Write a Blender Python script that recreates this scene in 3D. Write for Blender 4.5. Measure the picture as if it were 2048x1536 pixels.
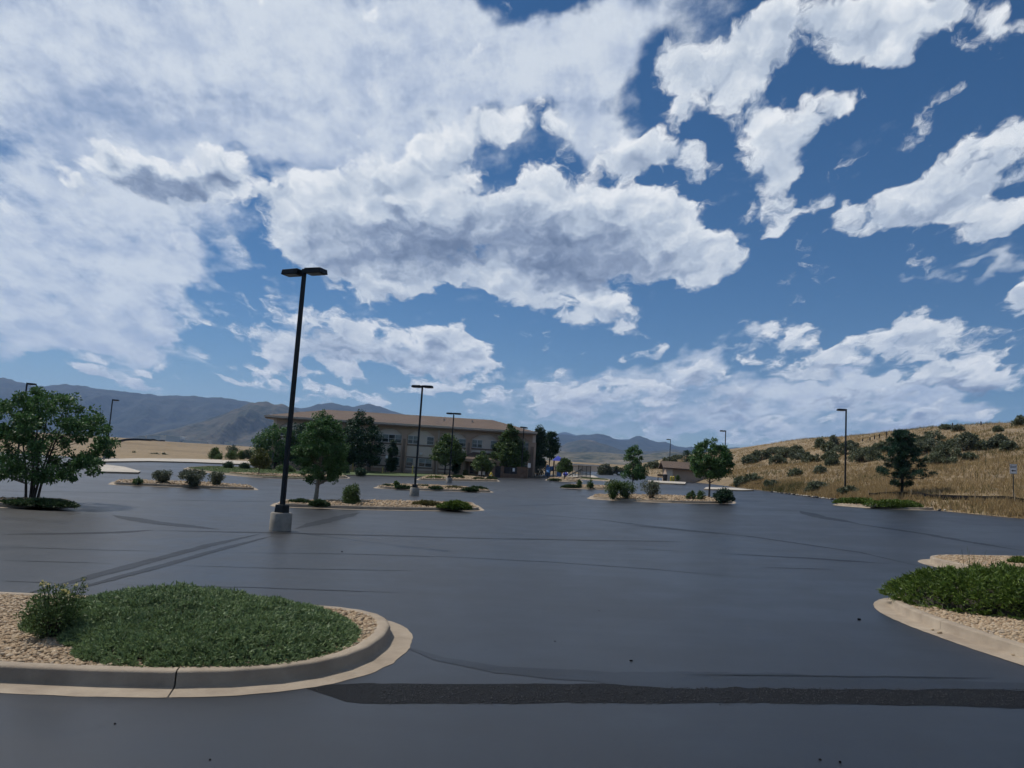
import bpy, bmesh, math, random
import numpy as np
from mathutils import Vector, Matrix, noise as mnoise

for _o in list(bpy.data.objects):
    bpy.data.objects.remove(_o, do_unlink=True)
SC = bpy.context.scene
COL = SC.collection

# ------------------------------------------------------------------ camera
FPX, CX, CY = 1538.0, 1024.0, 768.0          # focal length in pixels of a 2048 x 1536 frame
PITCH, ROLL = math.radians(6.38), 0.0625
CAM = Vector((0.0, 0.0, 2.32))
_fw = Vector((0, math.cos(PITCH), math.sin(PITCH)))
_u0 = Vector((0, -math.sin(PITCH), math.cos(PITCH)))
_rt = Vector((1, 0, 0)) * math.cos(ROLL) + _u0 * math.sin(ROLL)
_up = _u0 * math.cos(ROLL) - Vector((1, 0, 0)) * math.sin(ROLL)
cam_data = bpy.data.cameras.new('camera')
cam_data.sensor_width = 36.0
cam_data.lens = 36.0 * FPX / 2048.0
cam_data.clip_start = 0.1
cam_data.clip_end = 60000.0
cam = bpy.data.objects.new('camera', cam_data)
COL.objects.link(cam)
_m = Matrix((_rt, _up, -_fw)).transposed().to_4x4()
_m.translation = CAM
cam.matrix_world = _m
SC.camera = cam

# ------------------------------------------------------------------ exposure, sun
SC.view_settings.view_transform = 'Standard'
SC.view_settings.look = 'None'
SC.view_settings.exposure = 0.0
SC.view_settings.gamma = 1.0
SC.view_settings.use_curve_mapping = False
SC.render.engine = 'CYCLES'
SC.cycles.max_bounces = 5
SC.cycles.diffuse_bounces = 2
SC.cycles.glossy_bounces = 3
SC.cycles.transmission_bounces = 4
SC.cycles.transparent_max_bounces = 12
SC.cycles.volume_bounces = 1
SC.cycles.use_denoising = True
SC.cycles.use_adaptive_sampling = True
SC.cycles.adaptive_threshold = 0.02
SC.cycles.adaptive_min_samples = 8

SUN_AZ, SUN_EL = math.radians(-57.0), math.radians(55.0)   # azimuth from +Y, clockwise
SUN_DIR = Vector((math.sin(SUN_AZ) * math.cos(SUN_EL), math.cos(SUN_AZ) * math.cos(SUN_EL), math.sin(SUN_EL)))
sun_data = bpy.data.lights.new('sun', 'SUN')
sun_data.energy = 3.8
sun_data.angle = math.radians(0.6)
sun_data.color = (1.0, 0.94, 0.86)
sun = bpy.data.objects.new('sun', sun_data)
COL.objects.link(sun)
sun.rotation_euler = SUN_DIR.to_track_quat('Z', 'Y').to_euler()
sun.location = (-40, 40, 60)

# ------------------------------------------------------------------ sky: Nishita air with procedural clouds
def lin(c):
    c = c / 255.0
    return c / 12.92 if c <= 0.04045 else ((c + 0.055) / 1.055) ** 2.4
def rgb(r, g, b, a=1.0):
    return (lin(r), lin(g), lin(b), a)

class S:
    """A socket with arithmetic: every operation adds a Math node."""
    def __init__(self, nt, sock): self.nt, self.s = nt, sock
    def _m(self, op, *args, clamp=False):
        n = self.nt.nodes.new('ShaderNodeMath'); n.operation = op; n.use_clamp = clamp
        for i, a in enumerate((self,) + args):
            if isinstance(a, S): self.nt.links.new(a.s, n.inputs[i])
            else: n.inputs[i].default_value = a
        return S(self.nt, n.outputs[0])
    def __add__(self, o): return self._m('ADD', o)
    __radd__ = __add__
    def __sub__(self, o): return self._m('SUBTRACT', o)
    def __rsub__(self, o): return (self * -1.0) + o
    def __mul__(self, o): return self._m('MULTIPLY', o)
    __rmul__ = __mul__
    def __truediv__(self, o): return self._m('DIVIDE', o)
    def max(self, o): return self._m('MAXIMUM', o)
    def min(self, o): return self._m('MINIMUM', o)
    def abs(self): return self._m('ABSOLUTE')
    def clamp(self): return self._m('ADD', 0.0, clamp=True)
    def pow(self, e): return self._m('POWER', e)
    def step(self, a, b, lo=0.0, hi=1.0):          # smoothstep from a to b
        n = self.nt.nodes.new('ShaderNodeMapRange'); n.interpolation_type = 'SMOOTHSTEP'
        for i, v in ((1, a), (2, b), (3, lo), (4, hi)): n.inputs[i].default_value = v
        self.nt.links.new(self.s, n.inputs[0])
        return S(self.nt, n.outputs[0])
def combine(nt, x, y, z):
    n = nt.nodes.new('ShaderNodeCombineXYZ')
    for i, a in enumerate((x, y, z)):
        if isinstance(a, S): nt.links.new(a.s, n.inputs[i])
        else: n.inputs[i].default_value = a
    return n.outputs[0]
def fbm(nt, vec, scale, detail=6.0, rough=0.55, lac=2.0, dist=0.0, ntype='FBM', out=0):
    n = nt.nodes.new('ShaderNodeTexNoise'); n.noise_dimensions = '3D'; n.noise_type = ntype
    n.normalize = True
    nt.links.new(vec, n.inputs['Vector'])
    for k, v in (('Scale', scale), ('Detail', detail), ('Roughness', rough), ('Lacunarity', lac), ('Distortion', dist)):
        n.inputs[k].default_value = v
    return S(nt, n.outputs[out])
def vmath(nt, op, a, b=None, scale=None):
    n = nt.nodes.new('ShaderNodeVectorMath'); n.operation = op
    for i, v in ((0, a), (1, b)):
        if v is None: continue
        if hasattr(v, 'is_output'): nt.links.new(v, n.inputs[i])
        else: n.inputs[i].default_value = v
    if scale is not None:
        if isinstance(scale, S): nt.links.new(scale.s, n.inputs['Scale'])
        else: n.inputs['Scale'].default_value = scale
    return n.outputs[1] if op in ('DOT_PRODUCT', 'LENGTH') else n.outputs[0]
def mixc(nt, fac, a, b):
    n = nt.nodes.new('ShaderNodeMix'); n.data_type = 'RGBA'
    nt.links.new(fac.s, n.inputs[0])
    for i, v in ((6, a), (7, b)):
        if hasattr(v, 'is_output'): nt.links.new(v, n.inputs[i])
        else: n.inputs[i].default_value = v
    return n.outputs[2]

# every cloud bank: azimuth, elevation (degrees), half width, half height, tilt, thickness
CUMULUS = [
    (-5.4, 17.0, 12.6, 4.4, -2, 0.75), (5.2, 17.6, 9.7, 4.0, -7, 0.7), (-11.6, 18.1, 7.6, 3.9, 15, 0.45), (10.9, 17.7, 5.5, 3.2, -10, 0.6),
    (1.7, 13.1, 10.1, 2.0, -2, 0.7), (-8.9, 13.4, 5.2, 1.5, -3, 0.4), (-4.8, 23.0, 4.6, 2.1, 13, 0.5), (14.2, 16.6, 2.8, 2.1, -1, 0.4),
    (-15.7, 15.8, 4.7, 2.8, 7, 0.3), (-10.8, 21.7, 5.7, 1.9, 10, 0.4), (-2.1, 24.1, 5.4, 1.5, 10, 0.4), (-18.6, 16.5, 3.9, 2.1, 8, 0.3),
    (5.9, 20.1, 5.3, 2.1, -9, 0.3), (-15.1, 8.8, 4.7, 2.7, -5, 0.7), (-8.9, 9.0, 6.0, 1.8, -3, 0.75), (-3.7, 8.3, 4.1, 1.4, -8, 0.7),
    (-15.6, 6.6, 4.3, 1.0, 1, 0.5), (-5.4, 6.1, 5.6, 1.0, 1, 0.6), (4.7, 6.4, 4.1, 1.3, 3, 0.6), (-2.2, 4.1, 2.2, 0.5, 4, 0.4),
    (-17.5, 4.8, 3.8, 0.6, 2, 0.5), (-12.2, 4.7, 2.9, 0.7, 3, 0.45), (-25.9, 18.7, 4.3, 1.8, -3, 0.75), (-23.5, 17.8, 3.0, 1.5, 2, 0.4),
    (-33.4, 17.4, 3.0, 1.4, -14, 0.55), (-30.8, 17.1, 1.4, 0.9, -9, 0.4), (15.5, 29.6, 5.6, 2.4, 5, 0.66), (21.5, 30.2, 5.2, 2.4, -1, 0.64),
    (26.2, 29.3, 4.8, 2.4, -18, 0.6), (24.6, 27.9, 2.9, 1.1, -8, 0.5), (13.0, 27.7, 4.2, 2.5, 12, 0.55), (16.4, 26.1, 2.6, 1.3, 5, 0.6),
    (29.9, 29.9, 3.6, 1.2, -20, 0.4), (32.5, 28.6, 1.1, 1.0, -12, 0.3), (19.5, 23.8, 3.5, 2.4, 22, 0.85), (7.2, 23.4, 3.4, 1.3, 7, 0.75),
    (11.4, 22.5, 3.3, 1.2, -1, 0.6), (2.9, 23.8, 1.8, 1.4, 29, 0.35), (19.4, 19.9, 2.3, 1.9, 27, 0.6), (23.1, 20.5, 1.9, 0.8, 18, 0.6),
    (28.1, 24.2, 1.7, 1.1, 12, 0.55), (30.2, 24.6, 1.0, 0.5, 17, 0.4), (32.5, 20.9, 4.6, 2.3, 24, 0.9), (28.7, 18.9, 4.8, 1.7, 2, 0.9),
    (32.4, 17.5, 3.0, 1.1, -7, 0.7), (32.9, 12.6, 2.4, 1.1, 19, 0.8), (33.6, 11.1, 1.3, 0.7, -3, 0.6), (31.6, 15.0, 1.6, 0.4, 15, 0.5),
    (21.3, 9.3, 3.2, 1.5, 6, 0.75), (27.8, 10.2, 4.3, 1.4, 3, 0.75), (31.5, 8.5, 4.4, 1.3, 3, 0.8), (25.1, 8.1, 5.3, 1.0, -0, 0.4),
    (15.5, 9.0, 1.6, 0.4, 1, 0.5), (14.9, 7.5, 2.1, 0.5, 2, 0.5), (9.4, 9.5, 1.8, 0.6, 2, 0.45), (12.8, 6.0, 4.5, 1.1, 6, 0.5),
    (19.4, 6.1, 4.2, 1.1, 1, 0.42), (25.5, 5.5, 3.3, 1.1, 1, 0.5), (30.1, 5.8, 4.0, 1.2, 1, 0.5), (6.6, 5.6, 4.4, 0.9, 3, 0.45),
    (1.4, 5.3, 3.7, 0.9, 8, 0.45), (12.1, 4.2, 6.9, 0.7, 2, 0.32), (19.4, 4.3, 5.1, 0.6, 2, 0.32), (-26.6, 4.1, 2.4, 0.7, -1, 0.55),
    (-28.4, 5.5, 3.3, 0.9, 2, 0.35), (-22.2, 5.1, 1.5, 0.3, 6, 0.4), (-25.0, 5.4, 0.9, 0.4, 6, 0.4), (-20.9, 8.8, 1.7, 0.6, 2, 0.45),
    (-33.4, 8.3, 1.9, 0.6, 9, 0.4),
]
THICK = [
    (-1.6, 16.9, 9.9, 2.2, -1, 0.42), (-10.6, 16.1, 6.0, 2.1, 2, 0.3), (6.1, 15.8, 6.3, 1.8, -5, 0.32), (-1.4, 14.6, 9.8, 1.0, -0, 0.22),
    (-25.6, 17.9, 3.2, 1.0, -1, 0.5), (-23.8, 17.6, 2.0, 0.7, 5, 0.2), (-33.5, 16.1, 1.6, 0.8, -15, 0.25), (-12.1, 8.0, 5.1, 0.9, 1, 0.25),
    (-6.3, 8.5, 4.1, 0.7, -2, 0.22), (-15.0, 8.1, 3.2, 0.8, 0, 0.15), (29.9, 7.4, 5.4, 0.8, -0, 0.45), (23.9, 6.5, 4.8, 0.9, 1, 0.42),
    (17.3, 6.4, 6.6, 1.1, 1, 0.3), (12.1, 4.7, 8.9, 0.9, 2, 0.3), (25.5, 4.9, 6.3, 0.7, 1, 0.3), (29.6, 18.2, 3.9, 0.8, 0, 0.22),
    (32.2, 19.7, 2.9, 0.9, 19, 0.15), (21.3, 8.4, 2.6, 0.6, 0, 0.2), (-0.7, 3.3, 5.6, 0.7, 3, 0.25),
]
VEIL = [
    (-29.0, 23.7, 16.2, 7.5, 2, 1.0), (-15.8, 27.2, 14.6, 6.8, 11, 0.8), (-6.2, 26.2, 11.6, 5.8, 12, 0.6), (1.4, 29.3, 8.4, 4.7, 13, 0.55),
    (7.1, 31.3, 9.7, 2.9, 5, 0.5), (-30.8, 13.9, 11.9, 4.1, -1, 0.85), (-31.7, 9.6, 10.3, 3.8, 3, 0.8), (-25.1, 12.0, 5.2, 1.7, -13, 0.4),
    (-20.2, 12.1, 5.1, 1.0, -15, 0.45), (-25.7, 8.5, 6.4, 1.7, -3, 0.45), (-31.3, 6.1, 7.7, 1.9, 3, 0.6), (-15.5, 20.7, 9.0, 3.4, 7, 0.6),
    (3.6, 25.8, 7.6, 2.4, 4, 0.4), (16.6, 18.3, 2.1, 0.5, -12, 0.35), (29.3, 14.4, 3.1, 0.6, 9, 0.35), (17.3, 6.0, 17.9, 2.5, 1, 0.75),
    (29.9, 6.3, 7.8, 1.9, 0, 0.55), (3.0, 3.5, 10.9, 1.5, 3, 0.4), (-25.3, 5.2, 9.8, 1.0, 6, 0.3),
]

def bank_fields(nt, x, y, table, lift=False):
    """Sum of soft elliptic banks; with lift also the sum weighted by height inside each bank."""
    g = bpy.data.node_groups.new('cloud_banks', 'ShaderNodeTree')
    for nm in ('Azimuth', 'Elevation'): g.interface.new_socket(nm, in_out='INPUT', socket_type='NodeSocketFloat')
    for nm in ('Cover', 'Height'): g.interface.new_socket(nm, in_out='OUTPUT', socket_type='NodeSocketFloat')
    gi = g.nodes.new('NodeGroupInput'); go = g.nodes.new('NodeGroupOutput')
    az, el = S(g, gi.outputs[0]), S(g, gi.outputs[1])
    def madd(a, b, c):
        return a._m('MULTIPLY_ADD', b, c)
    total = height = None
    vec = combine(g, az, el, 1.0)
    for i, (ca, ce, ra, re, rot, amp) in enumerate(table):
        if i and i % 9 == 0:                        # banks in batches, so that few values are alive at once
            vec = combine(g, az, el, madd(total, 1e-7, 1.0))
        c, s_ = math.cos(math.radians(rot)), math.sin(math.radians(rot))
        a = (c / ra, s_ / ra); b = (-s_ / re, c / re)
        u = S(g, vmath(g, 'DOT_PRODUCT', vec, (a[0], a[1], -(ca * a[0] + ce * a[1]))))
        v = S(g, vmath(g, 'DOT_PRODUCT', vec, (b[0], b[1], -(ca * b[0] + ce * b[1]))))
        bump_ = madd(u, u, v * v).step(0.0, 1.6, amp, 0.0)
        total = bump_ if total is None else total + bump_
        if lift:
            height = bump_ * v if height is None else madd(bump_, v, height)
    g.links.new(total.s, go.inputs[0])
    if lift: g.links.new(height.s, go.inputs[1])
    n = nt.nodes.new('ShaderNodeGroup'); n.node_tree = g
    nt.links.new(x.s, n.inputs[0]); nt.links.new(y.s, n.inputs[1])
    return (S(nt, n.outputs[0]), S(nt, n.outputs[1])) if lift else S(nt, n.outputs[0])

def noise2(nt, x, y, scale, detail=5.0, rough=0.55, lac=2.0, seed=0.0):
    n = nt.nodes.new('ShaderNodeTexNoise'); n.noise_dimensions = '2D'; n.noise_type = 'FBM'; n.normalize = True
    nt.links.new(combine(nt, x + seed, y + seed * 0.7, 0.0), n.inputs['Vector'])
    for k, v in (('Scale', scale), ('Detail', detail), ('Roughness', rough), ('Lacunarity', lac), ('Distortion', 0.0)):
        n.inputs[k].default_value = v
    return S(nt, n.outputs[0])
def cells2(nt, x, y, scale, detail, rough=0.55):
    vo = nt.nodes.new('ShaderNodeTexVoronoi'); vo.voronoi_dimensions = '2D'; vo.feature = 'F1'; vo.normalize = True
    nt.links.new(combine(nt, x, y, 0.0), vo.inputs['Vector'])
    for kk, vv in (('Scale', scale), ('Detail', detail), ('Roughness', rough), ('Lacunarity', 2.2)):
        vo.inputs[kk].default_value = vv
    return S(nt, vo.outputs['Distance'])

def build_world():
    w = bpy.data.worlds.new('World'); SC.world = w; w.use_nodes = True
    nt = w.node_tree; nt.nodes.clear()
    out = nt.nodes.new('ShaderNodeOutputWorld')
    tc = nt.nodes.new('ShaderNodeTexCoord')
    d = vmath(nt, 'NORMALIZE', tc.outputs['Generated'])
    sep = nt.nodes.new('ShaderNodeSeparateXYZ'); nt.links.new(d, sep.inputs[0])
    x, y, z = (S(nt, sep.outputs[i]) for i in range(3))
    az = x._m('ARCTAN2', y) * (180.0 / math.pi)
    el = z._m('ARCSINE') * (180.0 / math.pi)
    # noise space: squeezed towards the horizon as a cloud deck seen edge on
    elp = el.max(-2.0) + 9.0
    qx, qy = az * elp.pow(-0.45) * 0.275, elp._m('LOGARITHM', 2.718) * 2.3
    w1, w2 = noise2(nt, qx, qy, 1.6, 3.0) - 0.5, noise2(nt, qx, qy, 1.6, 3.0, seed=7.3) - 0.5
    w3, w4 = noise2(nt, qx, qy, 7.0, 3.0, seed=3.1) - 0.5, noise2(nt, qx, qy, 7.0, 3.0, seed=11.7) - 0.5
    far = (az.abs().step(36.0, 50.0) + el.step(36.0, 48.0)).min(1.0)      # away from the view the same sky goes on
    loose = noise2(nt, qx, qy, 0.9, 2.0, 0.5, seed=5.0).step(0.46, 0.68)
    ux, uy = qx + w3 * 0.16, qy + w4 * 0.16
    n1 = noise2(nt, ux, uy, 3.4, 7.0, 0.62, 2.1)
    c1 = cells2(nt, ux, uy, 4.6, 2.0)
    lx, ly = ux - 0.03, uy + 0.075                                         # a little towards the light
    n2 = noise2(nt, lx, ly, 3.4, 5.0, 0.60, 2.1)
    c2 = cells2(nt, lx, ly, 4.6, 1.0)
    relief = (n1 - n2) * 1.5 + (c2 - c1) * 0.75
    v1 = noise2(nt, az * 0.030 + el * 0.02 + w1 * 0.25, el * 0.10 - az * 0.028 + w2 * 0.25, 2.2, 5.0, 0.58, seed=2.0)
    v2 = noise2(nt, qx, qy, 4.5, 5.0, 0.66, seed=9.0)
    sky = nt.nodes.new('ShaderNodeTexSky'); sky.sky_type = 'NISHITA'; sky.sun_disc = False
    sky.sun_elevation = SUN_EL; sky.sun_rotation = SUN_AZ
    sky.altitude = 1700.0; sky.air_density = 1.0; sky.dust_density = 0.25; sky.ozone_density = 2.2
    hs = nt.nodes.new('ShaderNodeHueSaturation'); hs.inputs['Saturation'].default_value = 1.33; hs.inputs['Value'].default_value = SKY_STRENGTH
    nt.links.new(sky.outputs[0], hs.inputs['Color'])
    cum_x, cum_y = az + w1 * 8.0 + w3 * 2.2, el + w2 * 6.0 + w4 * 1.6
    thk_x, thk_y = az + w1 * 6.0 + w3 * 4.0, el + w2 * 4.0 + w4 * 3.0
    vl_x, vl_y = az + w1 * 22.0 + w3 * 4.0, el + w2 * 12.0 + w4 * 3.0

    def near(table, lo, hi, margin):
        return [t for t in table if t[0] + 1.27 * max(t[2], t[3]) + margin > lo and t[0] - 1.27 * max(t[2], t[3]) - margin < hi]
    def sector(lo, hi):
        """The sky between two azimuths: clear air, the high veil, the cumulus over it."""
        cov, thick, vcov = far * loose * 0.75, None, far * 0.18
        body = None
        if lo is not None:
            c_, h_ = bank_fields(nt, cum_x, cum_y, near(CUMULUS, lo, hi, 5.0), True)
            cov = c_ + cov; body = h_ / cov.max(0.08)
            thick = bank_fields(nt, thk_x, thk_y, near(THICK, lo, hi, 5.0))
            vcov = bank_fields(nt, vl_x, vl_y, near(VEIL, lo, hi, 11.0)).min(1.0) + vcov
        D = cov.min(1.1) - 0.52 + (n1 - 0.5) * 2.1 + (0.5 - c1) * 0.85
        alpha = D.step(-0.06, 0.38)
        lit = 0.66 + relief + D.step(0.0, 0.8, 0.14, -0.10)
        if body is not None: lit = lit + body.max(-1.0).min(1.0) * 0.26
        if thick is not None: lit = lit - thick * (0.65 + n2 * 0.9)
        rp = nt.nodes.new('ShaderNodeValToRGB'); nt.links.new((lit * 0.74 + 0.24).s, rp.inputs[0])
        e = rp.color_ramp.elements
        e[0].position = 0.0; e[0].color = rgb(104, 121, 149)
        e[1].position = 1.0; e[1].color = rgb(240, 243, 246)
        for p_, c_ in ((0.3, rgb(140, 155, 180)), (0.58, rgb(186, 198, 214)), (0.8, rgb(218, 225, 233))):
            n_ = e.new(p_); n_.color = c_
        veil = (vcov * 1.35 - 0.42 + (v1 - 0.5) * 1.7 + (v2 - 0.5) * 1.0).step(-0.15, 0.9) * 0.92
        veil_col = mixc(nt, (v2 * 0.6 + v1 * 0.4).step(0.38, 0.62), rgb(186, 199, 220), rgb(220, 228, 237))
        col = mixc(nt, veil * el.step(-1.0, 4.0), hs.outputs[0], veil_col)
        col = mixc(nt, alpha * el.step(-0.5, 1.5), col, rp.outputs[0])
        b = nt.nodes.new('ShaderNodeBackground'); nt.links.new(col, b.inputs['Color']); b.inputs['Strength'].default_value = 1.0
        return b.outputs[0]
    def choose(mask, a, b):
        m = nt.nodes.new('ShaderNodeMixShader'); nt.links.new(mask.s, m.inputs[0]); nt.links.new(a, m.inputs[1]); nt.links.new(b, m.inputs[2])
        return m.outputs[0]
    # sectors only keep each evaluation short; the clouds run on across their borders
    cuts = (-51.0, -20.0, -4.0, 12.0, 51.0)
    sh = sector(cuts[0], cuts[1])
    for a_, b_ in zip(cuts[1:], cuts[2:]): sh = choose(az._m('GREATER_THAN', a_), sh, sector(a_, b_))
    outside = az.abs()._m('GREATER_THAN', 51.0).max(el._m('GREATER_THAN', 50.0)).max(el._m('LESS_THAN', -1.5))
    sh = choose(outside, sh, sector(None, None))
    nt.links.new(sh, out.inputs['Surface'])
    w.cycles.sampling_method = 'NONE'
SKY_STRENGTH = 0.064
build_world()

# ------------------------------------------------------------------ the lie of the land
def sp(t, w):                                  # soft ramp: 0 below zero, t above
    t = t / w
    return w * (math.log1p(math.exp(t)) if t < 30 else t)
def ss(a, b, t):
    t = min(1.0, max(0.0, (t - a) / (b - a)))
    return t * t * (3 - 2 * t)
def lotz(x, y):
    """Height of the paved lot: it climbs to the right and away from the camera."""
    x0 = -15.0 * min(1.0, max(0.0, (y - 30.0) / 65.0))
    return 0.04 * sp(min(x, 34.0) - x0, 4.0) + 0.016 * sp(min(y, 170.0) - 62.0, 6.0)
def edge_x(y):                                 # right edge of the paving, at the foot of the hill
    pts = ((-30, 30.5), (45, 30.5), (62, 28.5), (80, 27.0), (100, 25.0), (130, 25.0), (400, 30.0))
    for (a, xa), (b, xb) in zip(pts, pts[1:]):
        if y <= b: return xa + (xb - xa) * max(0.0, (y - a)) / (b - a)
    return pts[-1][1]
def hill(x, y):
    t = x - edge_x(y)
    if t <= 0: return 0.0
    fade = 1.0 - ss(230, 420, y)
    n = mnoise.noise(Vector((x * 0.05, y * 0.05, 1.3))) * 1.1 + mnoise.noise(Vector((x * 0.17, y * 0.17, 4.1))) * 0.3
    return 0.75 * (1 - math.exp(-t / 1.6)) + fade * (11.0 * ss(-4, 60, t) - 11.0 * ss(-4, 60, 0) - 6.0 * ss(66, 150, t)) + n * ss(4, 20, t)
def plain(x, y):
    r = math.hypot(x, y); az = math.degrees(math.atan2(x, y))
    base = lotz(max(-80.0, min(30.0, x)), max(-30.0, min(150.0, y)))
    k = ss(-14, 6, az) * (1 - ss(60, 90, az))
    rc = 900 + (420 - 900) * k
    zc = 2.3 + rc * math.tan(math.radians(0.45 + 0.45 * k))
    if y < 0 and abs(az) > 100: zc = base + 2
    z = base + (zc - base) * ss(115, rc, r)
    z += -9.0 * ss(rc, rc * 1.6, r) + 70.0 * ss(2500, 9000, r)
    z += (mnoise.noise(Vector((x * 0.01, y * 0.01, 2.0))) * 1.6) * ss(130, 300, r) + mnoise.noise(Vector((x * 0.0012, y * 0.0012, 7.0))) * 14 * ss(1500, 4000, r)
    return z
def ray(px, py):
    return _fw + _rt * ((px - CX) / FPX) + _up * ((CY - py) / FPX)
def at(px, py, y):
    """The point of the sight line at forward distance y."""
    d = ray(px, py); return CAM + d * (y / d.y)
def spot(px, py, zf=lotz, far=400.0):
    """Where a sight line meets the paving."""
    d = ray(px, py); d = d / d.y
    a = 1.5; prev = a
    while a < far:
        p = CAM + d * a
        if p.z < zf(p.x, p.y):
            lo, hi = prev, a
            for _ in range(40):
                m = (lo + hi) / 2; p = CAM + d * m
                if p.z < zf(p.x, p.y): hi = m
                else: lo = m
            return CAM + d * hi
        prev = a; a *= 1.01
    return None

# ------------------------------------------------------------------ mesh and material helpers
rng = np.random.default_rng(11)
random.seed(5)

def mesh_np(name, V, F, material=None, smooth=False):
    """Mesh data from arrays; F is (n, k) with k = 3 or 4."""
    V = np.asarray(V, dtype=np.float32); F = np.asarray(F, dtype=np.int32)
    me = bpy.data.meshes.new(name)
    me.vertices.add(len(V)); me.vertices.foreach_set('co', V.ravel())
    k = F.shape[1]
    me.loops.add(F.size); me.loops.foreach_set('vertex_index', F.ravel())
    me.polygons.add(len(F))
    me.polygons.foreach_set('loop_start', np.arange(0, F.size, k, dtype=np.int32))
    me.polygons.foreach_set('loop_total', np.full(len(F), k, dtype=np.int32))
    if smooth: me.polygons.foreach_set('use_smooth', np.ones(len(F), dtype=bool))
    me.update(calc_edges=True)
    if material: me.materials.append(material)
    return me
def link(name, data, parent=None, loc=None, rz=0.0):
    o = bpy.data.objects.new(name, data); COL.objects.link(o)
    if parent is not None: o.parent = parent
    if loc is not None: o.location = loc
    if rz: o.rotation_euler = (0, 0, rz)
    return o
def tag(o, label=None, cat=None, group=None, kind=None):
    if label: o['label'] = label
    if cat: o['category'] = cat
    if group: o['group'] = group
    if kind: o['kind'] = kind
    return o
def thing(name, label, cat, loc=(0, 0, 0), rz=0.0, group=None):
    o = link(name, None, None, loc, rz); o.empty_display_size = 0.3
    return tag(o, label, cat, group)
def copy_thing(src, loc, rz=None, scale=None):
    r = src.copy(); COL.objects.link(r); r.location = loc
    if rz is not None: r.rotation_euler = (0, 0, rz)
    if scale is not None: r.scale = (scale,) * 3 if not hasattr(scale, '__len__') else scale
    for ch in list(src.children):
        c = ch.copy(); COL.objects.link(c); c.parent = r
        for g in list(ch.children):
            d = g.copy(); COL.objects.link(d); d.parent = c
    return r

class MB:
    """Collects polygons; build() makes ONE mesh object of them."""
    def __init__(self): self.v, self.f = [], []
    def add(self, vs, fs):
        n = len(self.v); self.v += [tuple(p) for p in vs]; self.f += [tuple(i + n for i in q) for q in fs]; return self
    def box(self, c, s, rz=0.0, taper=1.0):
        cx, cy, cz = c; sx, sy, sz = s[0] / 2, s[1] / 2, s[2] / 2; cs, sn = math.cos(rz), math.sin(rz); vs = []
        for z, t in ((-sz, 1.0), (sz, taper)):
            for x, y in ((-sx, -sy), (sx, -sy), (sx, sy), (-sx, sy)):
                x *= t; y *= t; vs.append((cx + x * cs - y * sn, cy + x * sn + y * cs, cz + z))
        return self.add(vs, [(3, 2, 1, 0), (4, 5, 6, 7), (0, 1, 5, 4), (1, 2, 6, 5), (2, 3, 7, 6), (3, 0, 4, 7)])
    def span(self, a, b):                      # box between two corners
        return self.box([(p + q) / 2 for p, q in zip(a, b)], [abs(q - p) for p, q in zip(a, b)])
    def tube(self, pts, rad, n=8, cap=True):
        pts = [Vector(p) for p in pts]; m = len(pts)
        if not hasattr(rad, '__len__'): rad = [rad] * m
        vs, fs = [], []; ref = None
        for i, p in enumerate(pts):
            d = (pts[min(i + 1, m - 1)] - pts[max(i - 1, 0)])
            d = d.normalized() if d.length > 1e-9 else Vector((0, 0, 1))
            if ref is None: ref = Vector((1, 0, 0)) if abs(d.x) < 0.8 else Vector((0, 1, 0))
            u = (ref - d * ref.dot(d)).normalized(); w = d.cross(u); ref = u
            for k in range(n):
                a = 2 * math.pi * k / n
                vs.append(p + (u * math.cos(a) + w * math.sin(a)) * rad[i])
        for i in range(m - 1):
            for k in range(n):
                k2 = (k + 1) % n; fs.append((i * n + k, i * n + k2, (i + 1) * n + k2, (i + 1) * n + k))
        if cap: fs += [tuple(range(n - 1, -1, -1)), tuple(range((m - 1) * n, m * n))]
        return self.add(vs, fs)
    def lathe(self, c, prof, n=16):            # prof: (radius, z)
        vs, fs = [], []
        for r, z in prof:
            for k in range(n):
                a = 2 * math.pi * k / n; vs.append((c[0] + r * math.cos(a), c[1] + r * math.sin(a), c[2] + z))
        m = len(prof)
        for i in range(m - 1):
            for k in range(n):
                k2 = (k + 1) % n; fs.append((i * n + k, i * n + k2, (i + 1) * n + k2, (i + 1) * n + k))
        fs += [tuple(range(n - 1, -1, -1)), tuple(range((m - 1) * n, m * n))]
        return self.add(vs, fs)
    def prism(self, poly, y0, y1):             # poly: (x, z) outline, extruded along y
        n = len(poly)
        vs = [(x, y0, z) for x, z in poly] + [(x, y1, z) for x, z in poly]
        fs = [tuple(range(n)), tuple(range(2 * n - 1, n - 1, -1))] + [((i + 1) % n, i, i + n, (i + 1) % n + n) for i in range(n)]
        return self.add(vs, fs)
    def build(self, name, material, parent=None, smooth=False, bevel=0.0):
        me = bpy.data.meshes.new(name); me.from_pydata(self.v, [], self.f); me.update()
        if smooth or bevel:
            bm = bmesh.new(); bm.from_mesh(me)
            bmesh.ops.recalc_face_normals(bm, faces=bm.faces)
            if bevel:
                es = [e for e in bm.edges if e.is_manifold and e.calc_face_angle(0) > 0.6]
                bmesh.ops.bevel(bm, geom=es, offset=bevel, segments=2, affect='EDGES', profile=0.5, clamp_overlap=True)
            if smooth:
                for f in bm.faces: f.smooth = True
                for e in bm.edges:
                    if e.is_manifold and e.calc_face_angle(0) > 0.7: e.smooth = False
            bm.to_mesh(me); bm.free()
        else:
            bm = bmesh.new(); bm.from_mesh(me); bmesh.ops.recalc_face_normals(bm, faces=bm.faces); bm.to_mesh(me); bm.free()
        me.materials.append(material)
        return link(name, me, parent)

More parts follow.
